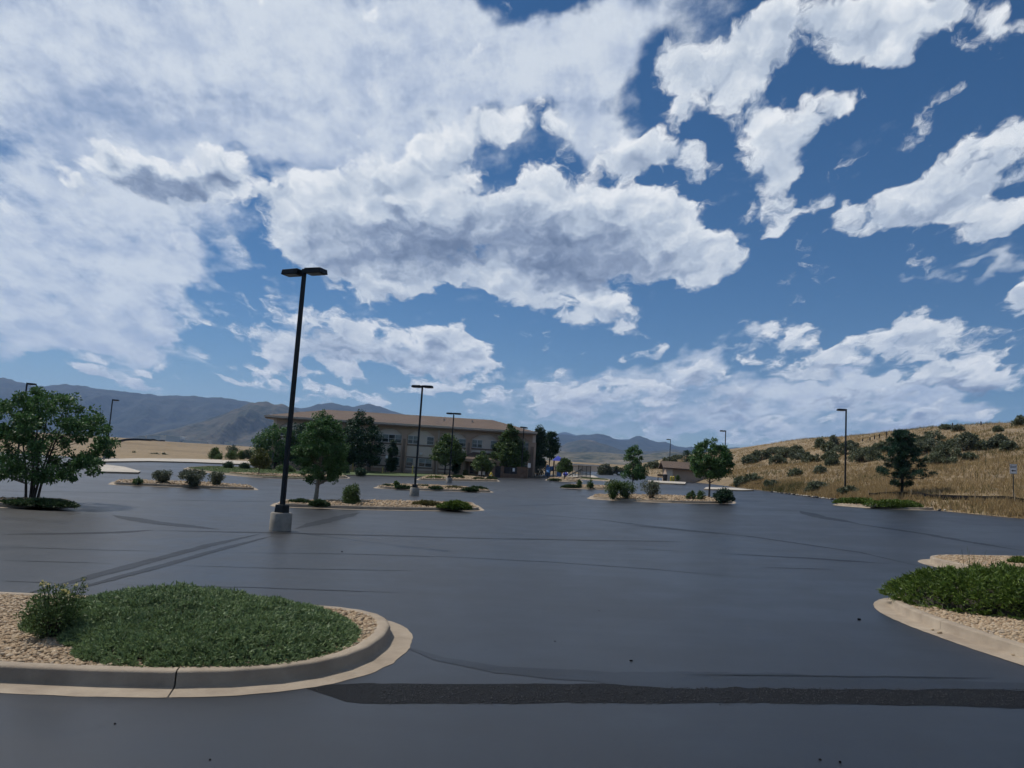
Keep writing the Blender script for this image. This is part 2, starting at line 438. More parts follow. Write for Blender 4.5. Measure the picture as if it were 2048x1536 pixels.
# ---- materials
M = {}
def new_mat(name):
    m = bpy.data.materials.new(name); m.use_nodes = True
    nt = m.node_tree; nt.nodes.clear()
    out = nt.nodes.new('ShaderNodeOutputMaterial'); b = nt.nodes.new('ShaderNodeBsdfPrincipled')
    nt.links.new(b.outputs[0], out.inputs['Surface'])
    M[name] = m
    return m, nt, b, out
def wpos(nt):
    return nt.nodes.new('ShaderNodeNewGeometry').outputs['Position']
def opos(nt):
    return nt.nodes.new('ShaderNodeTexCoord').outputs['Object']
def ramp(nt, fac, stops, interp='LINEAR'):
    r = nt.nodes.new('ShaderNodeValToRGB'); nt.links.new(fac.s if isinstance(fac, S) else fac, r.inputs[0])
    r.color_ramp.interpolation = interp
    e = r.color_ramp.elements
    while len(e) > 2: e.remove(e[-1])
    e[0].position, e[0].color = stops[0]; e[1].position, e[1].color = stops[-1]
    for p, c in stops[1:-1]:
        n = e.new(p); n.color = c
    return r.outputs[0]
def c4(r, g, b): return (r, g, b, 1.0)
def bump(nt, b, h, strength=0.3, dist=0.02):
    n = nt.nodes.new('ShaderNodeBump'); n.inputs['Strength'].default_value = strength; n.inputs['Distance'].default_value = dist
    nt.links.new(h.s, n.inputs['Height']); nt.links.new(n.outputs[0], b.inputs['Normal'])
def noisy(name, c1, c2, scale=3.0, rough=0.8, detail=5.0, bump_s=0.0, bump_scale=None, metal=0.0, space='object', spec=0.5):
    m, nt, b, out = new_mat(name)
    v = opos(nt) if space == 'object' else wpos(nt)
    n = fbm(nt, v, scale, detail, 0.6)
    nt.links.new(ramp(nt, n, [(0.3, c1), (0.7, c2)]), b.inputs['Base Color'])
    b.inputs['Roughness'].default_value = rough; b.inputs['Metallic'].default_value = metal
    b.inputs['Specular IOR Level'].default_value = spec
    if bump_s: bump(nt, b, fbm(nt, v, bump_scale or scale * 4, 4.0, 0.6), bump_s, 0.02)
    return m
def foliage(name, stops, rough=0.55, trans=0.25, spec=0.25):
    """Leaves: each leaf its own shade, some light through it."""
    m, nt, b, out = new_mat(name)
    g = nt.nodes.new('ShaderNodeNewGeometry')
    n = fbm(nt, opos(nt), 1.1, 3.0)
    fac = S(nt, g.outputs['Random Per Island']) * 0.62 + n * 0.38
    col = ramp(nt, fac, stops)
    nt.links.new(col, b.inputs['Base Color']); b.inputs['Roughness'].default_value = rough
    b.inputs['Specular IOR Level'].default_value = spec
    tr = nt.nodes.new('ShaderNodeBsdfTranslucent'); nt.links.new(col, tr.inputs['Color'])
    mx = nt.nodes.new('ShaderNodeMixShader'); mx.inputs[0].default_value = trans
    nt.links.new(b.outputs[0], mx.inputs[1]); nt.links.new(tr.outputs[0], mx.inputs[2])
    nt.links.new(mx.outputs[0], out.inputs['Surface'])
    return m

def make_asphalt(name, dark=1.0, rough=(0.36, 0.45), coarse=0.0, spec=0.56):
    m, nt, b, out = new_mat(name)
    p = wpos(nt)
    big = fbm(nt, p, 0.11, 4.0, 0.55); mid = fbm(nt, p, 0.9, 5.0, 0.6); fine = fbm(nt, p, 120.0, 2.0, 0.6)
    # broom marks of the sealer, dragged along the lanes
    mp = nt.nodes.new('ShaderNodeMapping'); nt.links.new(p, mp.inputs[0])
    mp.inputs['Rotation'].default_value = (0, 0, math.radians(-8)); mp.inputs['Scale'].default_value = (0.10, 1.5, 1.0)
    drag = fbm(nt, mp.outputs[0], 1.0, 6.0, 0.62)
    fac = big * 0.42 + mid * 0.25 + drag * 0.18 + fine * 0.15
    if coarse: fac = big * 0.15 + mid * 0.2 + fbm(nt, p, 28.0, 5.0, 0.8) * 0.65
    nt.links.new(ramp(nt, fac, [(0.32, c4(0.0035 * dark, 0.0045 * dark, 0.0065 * dark)), (0.5, c4(0.006 * dark, 0.0075 * dark, 0.010 * dark)), (0.68, c4(0.010 * dark, 0.0125 * dark, 0.016 * dark))]), b.inputs['Base Color'])
    rr = (big * 0.6 + drag * 0.15 + mid * 0.25).step(0.38, 0.62, rough[0], rough[1])
    nt.links.new(rr.s, b.inputs['Roughness'])
    b.inputs['Specular IOR Level'].default_value = spec
    grit = fbm(nt, p, 38.0 if coarse else 70.0, 4.0, 0.75)
    bump(nt, b, grit, 0.16 + coarse, 0.03 if coarse else 0.006)
    return m
make_asphalt('asphalt'); make_asphalt('asphalt_seam', 0.85, (0.42, 0.50), 0.0, 0.20); make_asphalt('asphalt_fresh', 0.9, (0.36, 0.46), 0.0, 0.32); make_asphalt('asphalt_coarse', 0.75, (0.6, 0.7), 0.9, 0.15)
noisy('concrete', c4(0.23, 0.182, 0.130), c4(0.37, 0.305, 0.225), 2.2, 0.85, 8.0, 0.25, 60.0, space='world')
noisy('concrete_pier', c4(0.17, 0.155, 0.13), c4(0.36, 0.33, 0.28), 2.6, 0.88, 8.0, 0.4, 30.0, space='world')
noisy('concrete_pale', c4(0.36, 0.325, 0.27), c4(0.48, 0.44, 0.375), 0.6, 0.9, 6.0, space='world')
noisy('lamp_paint', c4(0.008, 0.012, 0.015), c4(0.013, 0.018, 0.022), 6.0, 0.5, spec=0.25)
noisy('lens', c4(0.10, 0.11, 0.12), c4(0.16, 0.17, 0.18), 9.0, 0.3)
noisy('bark', c4(0.055, 0.044, 0.034), c4(0.12, 0.10, 0.08), 9.0, 0.9, 6.0, 0.6, 40.0)
noisy('bark_dark', c4(0.025, 0.022, 0.02), c4(0.055, 0.048, 0.042), 9.0, 0.9, 6.0, 0.5, 40.0)
noisy('bark_pale', c4(0.16, 0.14, 0.11), c4(0.28, 0.25, 0.20), 9.0, 0.9, 6.0, 0.5, 40.0)
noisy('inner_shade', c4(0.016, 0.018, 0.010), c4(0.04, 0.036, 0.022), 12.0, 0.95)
foliage('leaf_ash', [(0.1, c4(0.040, 0.084, 0.031)), (0.5, c4(0.070, 0.145, 0.048)), (0.85, c4(0.120, 0.230, 0.076)), (1.0, c4(0.263, 0.372, 0.164))])
foliage('leaf_dark', [(0.1, c4(0.015, 0.039, 0.021)), (0.5, c4(0.027, 0.063, 0.033)), (0.9, c4(0.048, 0.098, 0.048)), (1.0, c4(0.075, 0.128, 0.068))], trans=0.22)
foliage('leaf_olive', [(0.1, c4(0.052, 0.065, 0.021)), (0.5, c4(0.098, 0.117, 0.036)), (0.9, c4(0.169, 0.169, 0.052)), (1.0, c4(0.260, 0.234, 0.091))])
foliage('leaf_shrub', [(0.1, c4(0.038, 0.072, 0.024)), (0.5, c4(0.078, 0.129, 0.041)), (0.9, c4(0.147, 0.216, 0.078)), (1.0, c4(0.241, 0.293, 0.138))])
foliage('leaf_bright', [(0.1, c4(0.048, 0.084, 0.019)), (0.5, c4(0.090, 0.144, 0.034)), (0.9, c4(0.156, 0.216, 0.054)), (1.0, c4(0.216, 0.264, 0.084))])
foliage('leaf_grey', [(0.1, c4(0.072, 0.087, 0.058)), (0.5, c4(0.123, 0.145, 0.094)), (0.9, c4(0.203, 0.225, 0.152)), (1.0, c4(0.290, 0.290, 0.217))], trans=0.22)
foliage('leaf_sage', [(0.1, c4(0.068, 0.084, 0.051)), (0.5, c4(0.120, 0.144, 0.084)), (0.9, c4(0.188, 0.210, 0.128)), (1.0, c4(0.285, 0.285, 0.195))], trans=0.2)
foliage('juniper_blue', [(0.1, c4(0.075, 0.118, 0.055)), (0.5, c4(0.157, 0.225, 0.097)), (0.85, c4(0.267, 0.354, 0.157)), (1.0, c4(0.483, 0.536, 0.294))], trans=0.2)
foliage('juniper_green', [(0.1, c4(0.038, 0.065, 0.014)), (0.5, c4(0.090, 0.145, 0.026)), (0.85, c4(0.174, 0.246, 0.043)), (1.0, c4(0.275, 0.334, 0.087))], trans=0.2)
foliage('juniper_dark', [(0.1, c4(0.020, 0.044, 0.017)), (0.5, c4(0.044, 0.078, 0.027)), (0.85, c4(0.076, 0.122, 0.044)), (1.0, c4(0.136, 0.187, 0.076))], trans=0.2)
foliage('needle', [(0.1, c4(0.015, 0.042, 0.027)), (0.5, c4(0.027, 0.068, 0.042)), (0.9, c4(0.048, 0.108, 0.063)), (1.0, c4(0.090, 0.150, 0.090))], trans=0.2)
foliage('dry_grass', [(0.05, c4(0.179, 0.127, 0.062)), (0.4, c4(0.321, 0.231, 0.112)), (0.75, c4(0.448, 0.337, 0.172)), (1.0, c4(0.628, 0.516, 0.299))], rough=0.8, trans=0.3, spec=0.2)
foliage('weed', [(0.05, c4(0.055, 0.061, 0.022)), (0.5, c4(0.121, 0.116, 0.044)), (1.0, c4(0.231, 0.187, 0.083))], rough=0.8, trans=0.2, spec=0.2)
foliage('lawn_blade', [(0.05, c4(0.036, 0.072, 0.017)), (0.5, c4(0.066, 0.114, 0.026)), (1.0, c4(0.120, 0.168, 0.048))], rough=0.8, trans=0.2, spec=0.2)
foliage('flower_yellow', [(0.0, c4(0.55, 0.45, 0.12)), (1.0, c4(0.75, 0.68, 0.35))], rough=0.7, trans=0.2)
foliage('pebble', [(0.0, c4(0.160, 0.104, 0.068)), (0.25, c4(0.288, 0.200, 0.120)), (0.5, c4(0.368, 0.272, 0.168)), (0.75, c4(0.432, 0.344, 0.240)), (0.92, c4(0.240, 0.200, 0.168)), (1.0, c4(0.528, 0.464, 0.368))], rough=0.8, trans=0.0)

# ---- scattered leaves, sprigs and stones (arrays)
def unit(v): return v / (np.linalg.norm(v, axis=-1, keepdims=True) + 1e-9)
def leaf_quads(P, size, aspect=0.5, droop=0.0, out=None, outw=0.4):
    """A folded diamond leaf at every point."""
    n = len(P); t = unit(rng.normal(size=(n, 3)) + (0 if out is None else out * outw * 2.0) + np.array([0, 0, -droop]))
    s = unit(np.cross(t, rng.normal(size=(n, 3))))
    L = size * rng.uniform(0.65, 1.3, size=(n, 1)); W = L * aspect
    V = np.stack([P, P + t * L * 0.5 + s * W * 0.5, P + t * L, P + t * L * 0.5 - s * W * 0.5], axis=1).reshape(-1, 3)
    return V, np.arange(4 * n).reshape(n, 4)
def blade_tris(P, D, length, width):
    """A thin pointed blade from every point along D."""
    n = len(P); s = unit(np.cross(D, rng.normal(size=(n, 3))))
    L = length * rng.uniform(0.6, 1.3, size=(n, 1))
    V = np.stack([P - s * width, P + s * width, P + D * L], axis=1).reshape(-1, 3)
    return V, np.arange(3 * n).reshape(n, 3)
_ph = (1 + 5 ** 0.5) / 2
ICO_V = unit(np.array([(-1, _ph, 0), (1, _ph, 0), (-1, -_ph, 0), (1, -_ph, 0), (0, -1, _ph), (0, 1, _ph), (0, -1, -_ph), (0, 1, -_ph), (_ph, 0, -1), (_ph, 0, 1), (-_ph, 0, -1), (-_ph, 0, 1)], dtype=float))
ICO_F = np.array([(0, 11, 5), (0, 5, 1), (0, 1, 7), (0, 7, 10), (0, 10, 11), (1, 5, 9), (5, 11, 4), (11, 10, 2), (10, 7, 6), (7, 1, 8), (3, 9, 4), (3, 4, 2), (3, 2, 6), (3, 6, 8), (3, 8, 9), (4, 9, 5), (2, 4, 11), (6, 2, 10), (8, 6, 7), (9, 8, 1)])
def stones(P, size):
    n = len(P)
    R = size * rng.uniform(0.55, 1.25, size=(n, 1, 1)); sq = np.stack([rng.uniform(0.8, 1.35, n), rng.uniform(0.6, 1.0, n), rng.uniform(0.40, 0.75, n)], axis=1)[:, None, :]
    V = ICO_V[None] * (1 + rng.uniform(-0.2, 0.2, size=(n, 12, 1))) * sq * R
    a = rng.uniform(0, 6.28, n); tl = rng.normal(0, 0.35, n)
    ca, sa, ct, st = np.cos(a)[:, None], np.sin(a)[:, None], np.cos(tl)[:, None], np.sin(tl)[:, None]
    x, y, z = V[..., 0], V[..., 1], V[..., 2]
    y, z = y * ct - z * st, y * st + z * ct
    V = np.stack([x * ca - y * sa, x * sa + y * ca, z], axis=-1) + np.asarray(P)[:, None, :]
    F = ICO_F[None] + (np.arange(n) * 12)[:, None, None]
    return V.reshape(-1, 3), F.reshape(-1, 3)
def joined(parts):
    Vs, Fs, k = [], [], 0
    for V, F in parts:
        Vs.append(V); Fs.append(F + k); k += len(V)
    return np.concatenate(Vs), np.concatenate(Fs)

# ------------------------------------------------------------------ ground, hillside, paving
def make_ground_material():
    m, nt, b, out = new_mat('dry_ground')
    p = wpos(nt)
    sep = nt.nodes.new('ShaderNodeSeparateXYZ'); nt.links.new(p, sep.inputs[0])
    r = (S(nt, sep.outputs[0]).pow(2.0) + S(nt, sep.outputs[1]).pow(2.0)).pow(0.5)
    a = fbm(nt, p, 0.02, 6.0, 0.6); f = fbm(nt, p, 0.6, 6.0, 0.65)
    grass = ramp(nt, a * 0.5 + f * 0.5, [(0.3, c4(0.135, 0.102, 0.064)), (0.5, c4(0.23, 0.177, 0.113)), (0.7, c4(0.335, 0.265, 0.175))])
    # scrub and suburbs of the far valley
    g = fbm(nt, p, 0.004, 8.0, 0.7)
    scrub = ramp(nt, g, [(0.38, c4(0.05, 0.062, 0.04)), (0.52, c4(0.10, 0.10, 0.065)), (0.62, c4(0.24, 0.20, 0.13))])
    nt.links.new(mixc(nt, r.step(950.0, 1500.0), grass, scrub), b.inputs['Base Color'])
    b.inputs['Roughness'].default_value = 0.95; b.inputs['Specular IOR Level'].default_value = 0.1
    bump(nt, b, f, 0.5, 0.2)
    return m
make_ground_material()

def ground_z(x, y):
    z = plain(x, y) - 0.14
    t = x - edge_x(y)
    if -12 < t < 96 and -40 < y < 400:               # the hillside sheet lies over this
        z -= 1.2 * ss(-12, -6, t) * (1 - ss(84, 96, t))
    if t > 84: z += (hill(x, y) + lotz(30, min(y, 150)) - plain(x, y)) * (1 - ss(250, 400, y)) * (1 - ss(90, 180, t)) * ss(84, 90, t)
    return z
def build_ground():
    az = np.concatenate([np.arange(-180, -44, 4.0), np.arange(-44, 50, 0.4), np.arange(50, 180, 4.0)])
    rr = np.concatenate([[0.5], np.geomspace(4.0, 15500.0, 230)])
    V = []
    for r in rr:
        for a in az:
            x, y = r * math.sin(math.radians(a)), r * math.cos(math.radians(a))
            V.append((x, y, ground_z(x, y)))
    n, k = len(rr), len(az); F = []
    for i in range(n - 1):
        for j in range(k):
            j2 = (j + 1) % k; F.append((i * k + j, i * k + j2, (i + 1) * k + j2, (i + 1) * k + j))
    me = mesh_np('ground', V, np.array(F)[:, ::-1], M['dry_ground'], True)
    tag(link('ground', me), 'dry tan ground and plain reaching to the foot of the mountains', None, None, 'structure')
build_ground()

def hillz(x, y):
    return lotz(min(x, 34.0), y) + hill(x, y)
def build_hillside():
    ys = np.concatenate([np.arange(-40, 30, 5.0), np.arange(30, 130, 1.0), np.arange(130, 405, 4.0)])
    ts = np.concatenate([np.arange(-0.4, 6, 0.5), np.arange(6, 40, 1.4), np.arange(40, 92, 3.0)])
    V = []
    for y in ys:
        ex = edge_x(y)
        for t in ts:
            x = ex + t + (0.25 * mnoise.noise(Vector((0, y * 0.9, 3.0))) if t < 3 else 0)
            V.append((x, y, hillz(x, y) + (0.015 if t > 0 else -0.03) + 0.05 * mnoise.noise(Vector((x * 1.3, y * 1.3, 0))) * ss(0.3, 2, t)))
    k = len(ts); F = [(i * k + j, i * k + j + 1, (i + 1) * k + j + 1, (i + 1) * k + j) for i in range(len(ys) - 1) for j in range(k - 1)]
    tag(link('hillside', mesh_np('hillside', V, F, M['dry_ground'], True)), 'dry grassy hillside rising behind the parking lot', None, None, 'structure')
build_hillside()

# far limit of the paving, left to right
FAR_EDGE = [(-140, 92), (-60, 95), (-50, 101), (-45, 120), (-38, 128), (-25, 130), (10, 132), (12, 175), (60, 175)]
def far_y(x):
    for (a, ya), (b, yb) in zip(FAR_EDGE, FAR_EDGE[1:]):
        if x <= b: return ya + (yb - ya) * (x - a) / (b - a)
    return FAR_EDGE[-1][1]
def build_lot():
    xs = np.concatenate([np.arange(-130, -40, 3.0), np.arange(-40, 31, 0.8)])
    fr = np.concatenate([np.linspace(0, 0.42, 70), np.linspace(0.43, 1, 60)])
    V = []
    for x in xs:
        y0, y1 = -25.0, far_y(x)
        for f in fr:
            y = y0 + (y1 - y0) * f
            xx = min(x, edge_x(y) + 0.25 + 0.2 * mnoise.noise(Vector((y * 0.7, 1.0, 5.0))))
            V.append((xx, y, lotz(xx, y)))
    k = len(fr); F = [(i * k + j, (i + 1) * k + j, (i + 1) * k + j + 1, i * k + j + 1) for i in range(len(xs) - 1) for j in range(k - 1)]
    return tag(link('parking_lot', mesh_np('parking_lot', V, F, M['asphalt'], True)), 'wide freshly sealed dark asphalt parking lot', None, None, 'structure')
LOT = build_lot()

def seam(pts_px, width, mat='asphalt_seam', name='sealer_seam', lift=0.004, rag=0.25, step=0.10, taper=4.0):
    """A darker lap of sealer lying on the asphalt, with a ragged edge."""
    P = [spot(*p) for p in pts_px]; pts = []
    for a, b in zip(P, P[1:]):
        n = max(2, int((b - a).length / step))
        pts += [a.lerp(b, i / n) for i in range(n)]
    pts.append(P[-1]); V, F = [], []
    for i, p in enumerate(pts):
        d = (pts[min(i + 1, len(pts) - 1)] - pts[max(i - 1, 0)]); d.z = 0; d.normalize(); nrm = Vector((-d.y, d.x, 0))
        endf = min(1.0, 0.04 + taper * min(i, len(pts) - 1 - i) / len(pts))
        for s_, sd in ((-1, 1.7), (1, 9.2)):
            w = width * 0.5 * endf * (1 + rag * mnoise.noise(Vector((i * 0.23, sd, width))) + rag * 0.6 * mnoise.noise(Vector((i * 0.9, sd, 3.0))) + rag * 0.5 * mnoise.noise(Vector((i * 3.7, sd, 5.0))))
            q = p + nrm * (s_ * w)
            V.append((q.x, q.y, lotz(q.x, q.y) + lift))
        if i: F.append((2 * i - 2, 2 * i, 2 * i + 1, 2 * i - 1))
    link(name, mesh_np(name, V, np.array(F)[:, ::-1], M[mat]), LOT)
# broad laps, then thin joints
seam([(20, 1196), (160, 1160), (300, 1122), (420, 1090), (520, 1068)], 0.28)
seam([(70, 1200), (200, 1165), (330, 1130), (450, 1096), (545, 1072)], 0.20, lift=0.005)
seam([(225, 1030), (300, 1044), (380, 1053), (440, 1059)], 0.7)
seam([(0, 1069), (150, 1067), (230, 1065), (310, 1060)], 0.35)
seam([(310, 1061), (560, 1066), (800, 1072), (1100, 1080)], 0.30, lift=0.005)
seam([(430, 1105), (700, 1108), (900, 1114), (1100, 1124), (1300, 1138), (1540, 1160)], 0.07, rag=0.8)
seam([(330, 1130), (560, 1137), (860, 1142)], 0.045, rag=0.9)
seam([(0, 1094), (200, 1100), (330, 1103)], 0.05, rag=0.9)
seam([(215, 1169), (500, 1175), (820, 1186)], 0.045, rag=0.9)
seam([(0, 1121), (230, 1127)], 0.05, rag=0.9)
seam([(0, 1162), (110, 1166)], 0.05, rag=0.9)
seam([(590, 1058), (660, 1040), (720, 1025)], 0.55, lift=0.004)
seam([(1020, 1024), (1200, 1040), (1300, 1052), (1500, 1073), (1720, 1105), (1850, 1135)], 0.22, rag=0.5)
seam([(1260, 1050), (1440, 1068)], 0.35, lift=0.006)
seam([(1600, 1022), (1640, 1034), (1720, 1048)], 0.9)
seam([(1700, 1046), (1850, 1068), (2048, 1102)], 0.45, rag=0.5)
seam([(1480, 1019), (1760, 1025)], 0.12, rag=0.8)
seam([(1000, 1076), (1180, 1081), (1370, 1083)], 0.25)
seam([(1250, 1097), (1370, 1103)], 0.10, rag=0.6)
seam([(1520, 1135), (1670, 1139)], 0.12, rag=0.6)
seam([(1440, 1107), (1640, 1118), (1780, 1128)], 0.3, rag=0.6)
seam([(600, 1372), (740, 1386), (900, 1387), (1200, 1386), (1500, 1387), (1800, 1392), (2048, 1398), (2300, 1410)], 0.66, 'asphalt_coarse', rag=0.10, lift=0.002, taper=14.0)
seam([(800, 1290), (880, 1318), (1000, 1340), (1250, 1358), (1600, 1362), (2048, 1372), (2300, 1385)], 0.62, 'asphalt_fresh', rag=0.25, lift=0.003, taper=2.5)
seam([(1370, 1350), (1600, 1352), (1990, 1357)], 0.05, rag=0.9, lift=0.006)
seam([(0, 983), (160, 984), (330, 988)], 0.25)
seam([(330, 1000), (560, 1004)], 0.2)
seam([(1000, 1012), (1160, 1008)], 0.3)
seam([(640, 978), (760, 981)], 0.3)
def chips():
    """Loose crumbs of asphalt lying on the lot."""
    for px, py, s_ in ((1198, 1222, 0.022), (1262, 1322, 0.02), (1718, 1240, 0.035), (684, 1104, 0.03), (860, 1212, 0.012), (1110, 1283, 0.014), (1640, 1520, 0.014), (1680, 1525, 0.02), (230, 1448, 0.012), (420, 1520, 0.014)):
        p = spot(px, py); V, F = stones(np.array([[0, 0, s_ * 0.3]]), s_)
        o = link('asphalt_crumb', mesh_np('asphalt_crumb', V, F, M['asphalt_coarse']), None, p)
        where = 'in the foreground' if py > 1400 else 'near the right near island' if px > 1650 else 'beside the broad sealer seam on the left' if px < 700 else 'in the middle of the lot'
        side = 'at the lower left' if px < 600 else 'at the lower right'
        tag(o, f'small dark crumb of asphalt lying {where}' + (f' {side}' if py > 1400 else ''), 'crumb', 'crumbs of asphalt on the lot')
chips()
def band_grit():
    """Crumbled sealer on the rough band in the foreground."""
    P = []
    for _ in range(2600):
        px = 760 + 1340 * random.random(); t = random.uniform(-0.31, 0.31)
        c = spot(px, 1390 + 0.006 * max(0, px - 1200)); y = c.y + max(-0.36, min(0.36, t))
        P.append((c.x, y, lotz(c.x, y) + 0.006))
    V, F = stones(np.array(P), 0.0065)
    o = link('loose_grit', mesh_np('loose_grit', V, F, M['asphalt_grit'], True), LOT); o['kind'] = 'stuff'
noisy('asphalt_grit', c4(0.010, 0.011, 0.013), c4(0.06, 0.062, 0.068), 60.0, 0.5, space='world')
band_grit()

# ---- grass of the hillside
def build_hill_grass():
    pts = []
    def zone(n, y0, y1, t0, t1, p=1.0):
        for _ in range(n):
            y = random.uniform(y0, y1); t = t0 + (t1 - t0) * random.random() ** p
            pts.append((edge_x(y) + t, y))
    zone(12000, 38, 84, 0.2, 28, 1.7); zone(13000, 40, 110, 2, 34); zone(9000, 100, 190, 0.5, 50); zone(7000, 50, 150, 25, 62); zone(9000, 40, 90, -0.15, 2.6)
    keep = []
    for x, y in pts:
        if mnoise.noise(Vector((x * 0.12, y * 0.12, 9.0))) + random.uniform(-0.5, 0.5) > -0.45: keep.append((x, y, hillz(x, y)))
    P = np.array(keep)
    B = 5
    PP = np.repeat(P, B, axis=0) + np.concatenate([rng.normal(0, 0.09, (len(P) * B, 2)), np.full((len(P) * B, 1), -0.03)], axis=1)
    D = unit(np.concatenate([rng.normal(0.1, 0.33, (len(PP), 2)), np.ones((len(PP), 1))], axis=1))
    h = np.repeat(rng.uniform(0.22, 0.55, (len(P), 1)), B, axis=0)
    green = np.repeat(np.array([mnoise.noise(Vector((x * 0.06, y * 0.1, 17.0))) + random.uniform(-0.25, 0.25) > 0.34 for x, y, z in keep]), B)
    for sel, mat, nm, lb in ((~green, 'dry_grass', 'dry_grass', 'long dry golden grass covering the hillside'), (green, 'weed', 'green_weeds', 'greenish weeds growing among the dry hillside grass')):
        V, F = blade_tris(PP[sel], D[sel], 1.0, 0.022)
        V = V.reshape(-1, 3, 3); V[:, 2] = PP[sel] + (V[:, 2] - PP[sel]) * h[sel]; V = V.reshape(-1, 3)
        tag(link(nm, mesh_np(nm, V, F, M[mat])), lb, 'grass' if nm == 'dry_grass' else 'weeds', None, 'stuff')
build_hill_grass()

# ------------------------------------------------------------------ mountains
def make_mountain_material(name, forest, bare, k, sc, sc2):
    m, nt, b, out = new_mat(name)
    p = wpos(nt)
    a = fbm(nt, p, sc, 8.0, 0.65); f = fbm(nt, p, sc2, 5.0, 0.7)
    nt.links.new(ramp(nt, a * 0.55 + f * 0.45, [(k - 0.08, forest), (k + 0.06, tuple((x + y) / 2 for x, y in zip(forest, bare))), (k + 0.16, bare)]), b.inputs['Base Color'])
    b.inputs['Roughness'].default_value = 0.95; b.inputs['Specular IOR Level'].default_value = 0.1
    bump(nt, b, fbm(nt, p, 0.0016, 7.0, 0.62), 1.0, 150.0)
    return m
make_mountain_material('mountain_forest', c4(0.010, 0.018, 0.017), c4(0.06, 0.062, 0.05), 0.52, 0.0011, 0.006)
make_mountain_material('foothill', c4(0.024, 0.034, 0.026), c4(0.14, 0.115, 0.085), 0.50, 0.0018, 0.009)
make_mountain_material('foothill_scrub', c4(0.036, 0.046, 0.034), c4(0.30, 0.25, 0.18), 0.50, 0.006, 0.03)
def mountain(name, label, dist, depth, sky_px, mat, rough=1.0, seed=0.0, nx=260, ny=44):
    """A range whose crest stands at a distance; it falls to the plain in front and behind."""
    crest = []
    for px, py in sky_px:
        q = at(px, py, dist); crest.append((q.x / q.y, (q.z)))
    us = np.linspace(crest[0][0], crest[-1][0], nx)
    zs = np.interp(us, [c[0] for c in crest], [c[1] for c in crest])
    V = []
    for i, (u, zc) in enumerate(zip(us, zs)):
        for j in range(ny):
            s_ = j / (ny - 1) * 1.35                       # 0 at the foot, 1 on the crest, beyond it the back
            y = dist - depth * (1 - s_); x = u * y * (0.92 + 0.08 * s_) if False else u * (dist * 0.35 + y * 0.65)
            foot = -20.0
            e = s_ if s_ <= 1 else 1 - (s_ - 1) * 1.6
            prof = max(0.0, e) ** 1.25
            rd = 1 - abs(mnoise.fractal(Vector((x / depth * 2.6, y / depth * 1.1, seed)), 0.9, 2.1, 6))
            rd2 = mnoise.fractal(Vector((x / depth * 9.0, y / depth * 5.0, seed + 4)), 0.9, 2.1, 4)
            w = max(0.0, 4 * e * (1 - e)) if s_ <= 1 else 0.3
            z = foot + (zc - foot) * (prof + w * rough * (0.42 * (rd - 0.62) + 0.09 * rd2))
            crumple = (zc - foot) * 0.012 * rd2 * min(1, e * 2)
            V.append((x, y, z + crumple))
    F = [(i * ny + j, (i + 1) * ny + j, (i + 1) * ny + j + 1, i * ny + j + 1) for i in range(nx - 1) for j in range(ny - 1)]
    tag(link(name, mesh_np(name, V, F, M[mat], True)), label, None, None, 'structure')
mountain('mountain_range', 'long dark forested mountain range on the left skyline', 8200, 2600,
         [(-420, 735), (-250, 740), (-100, 752), (0, 761), (40, 766), (62, 771), (90, 772), (130, 769), (185, 772), (240, 780), (285, 787), (300, 785), (320, 789), (380, 792), (430, 798), (480, 803), (540, 806), (600, 813), (650, 810), (690, 815), (706, 819), (735, 811), (760, 815), (790, 826), (850, 840), (940, 846), (1000, 850), (1040, 856), (1064, 866), (1085, 873), (1110, 885)], 'mountain_forest', 1.0, 1.0, 340)
mountain('foothill_ridge', 'scrubby foothill with bare slopes below the left mountains', 5200, 1700,
         [(180, 884), (280, 874), (340, 862), (400, 846), (450, 828), (490, 809), (518, 801), (535, 803), (560, 809), (590, 817), (625, 826), (680, 836), (760, 846), (840, 868), (900, 885)], 'foothill', 1.2, 3.0, 240)
mountain('mountain_range', 'blue mountain ridge with a rounded peak right of the building', 9000, 2600,
         [(960, 876), (1020, 872), (1065, 870), (1105, 869), (1130, 870), (1150, 873), (1170, 871), (1195, 870), (1215, 874), (1235, 880), (1252, 881), (1262, 878), (1272, 873), (1282, 874), (1296, 880), (1315, 886), (1332, 886), (1352, 893), (1372, 897), (1384, 894), (1400, 898), (1440, 899), (1500, 897), (1530, 898), (1600, 903), (1800, 905), (2150, 900)], 'mountain_forest', 0.9, 6.0, 300)
mountain('distant_peak', 'pale distant peak beyond the right mountain ridge', 14000, 2500,
         [(1050, 880), (1100, 869), (1118, 865), (1130, 864), (1145, 868), (1165, 875), (1225, 880), (1240, 877), (1262, 879), (1300, 888)], 'mountain_forest', 0.6, 8.0, 80)
mountain('foothill_ridge', 'bare pinkish foothill spur under the right mountain ridge', 5600, 1500,
         [(1010, 906), (1060, 900), (1110, 892), (1140, 885), (1165, 882), (1190, 886), (1215, 892), (1240, 900), (1290, 906), (1330, 903), (1350, 901), (1380, 906), (1430, 912), (1560, 915)], 'foothill', 1.2, 9.0, 200)
mountain('foothill_ridge', 'low scrub-dotted foothill beyond the playground', 3000, 1300,
         [(700, 906), (860, 904), (960, 903), (1060, 902), (1130, 904), (1200, 905), (1280, 907), (1340, 901), (1380, 907), (1450, 912), (1560, 918), (1700, 930)], 'foothill_scrub', 0.6, 12.0, 240)

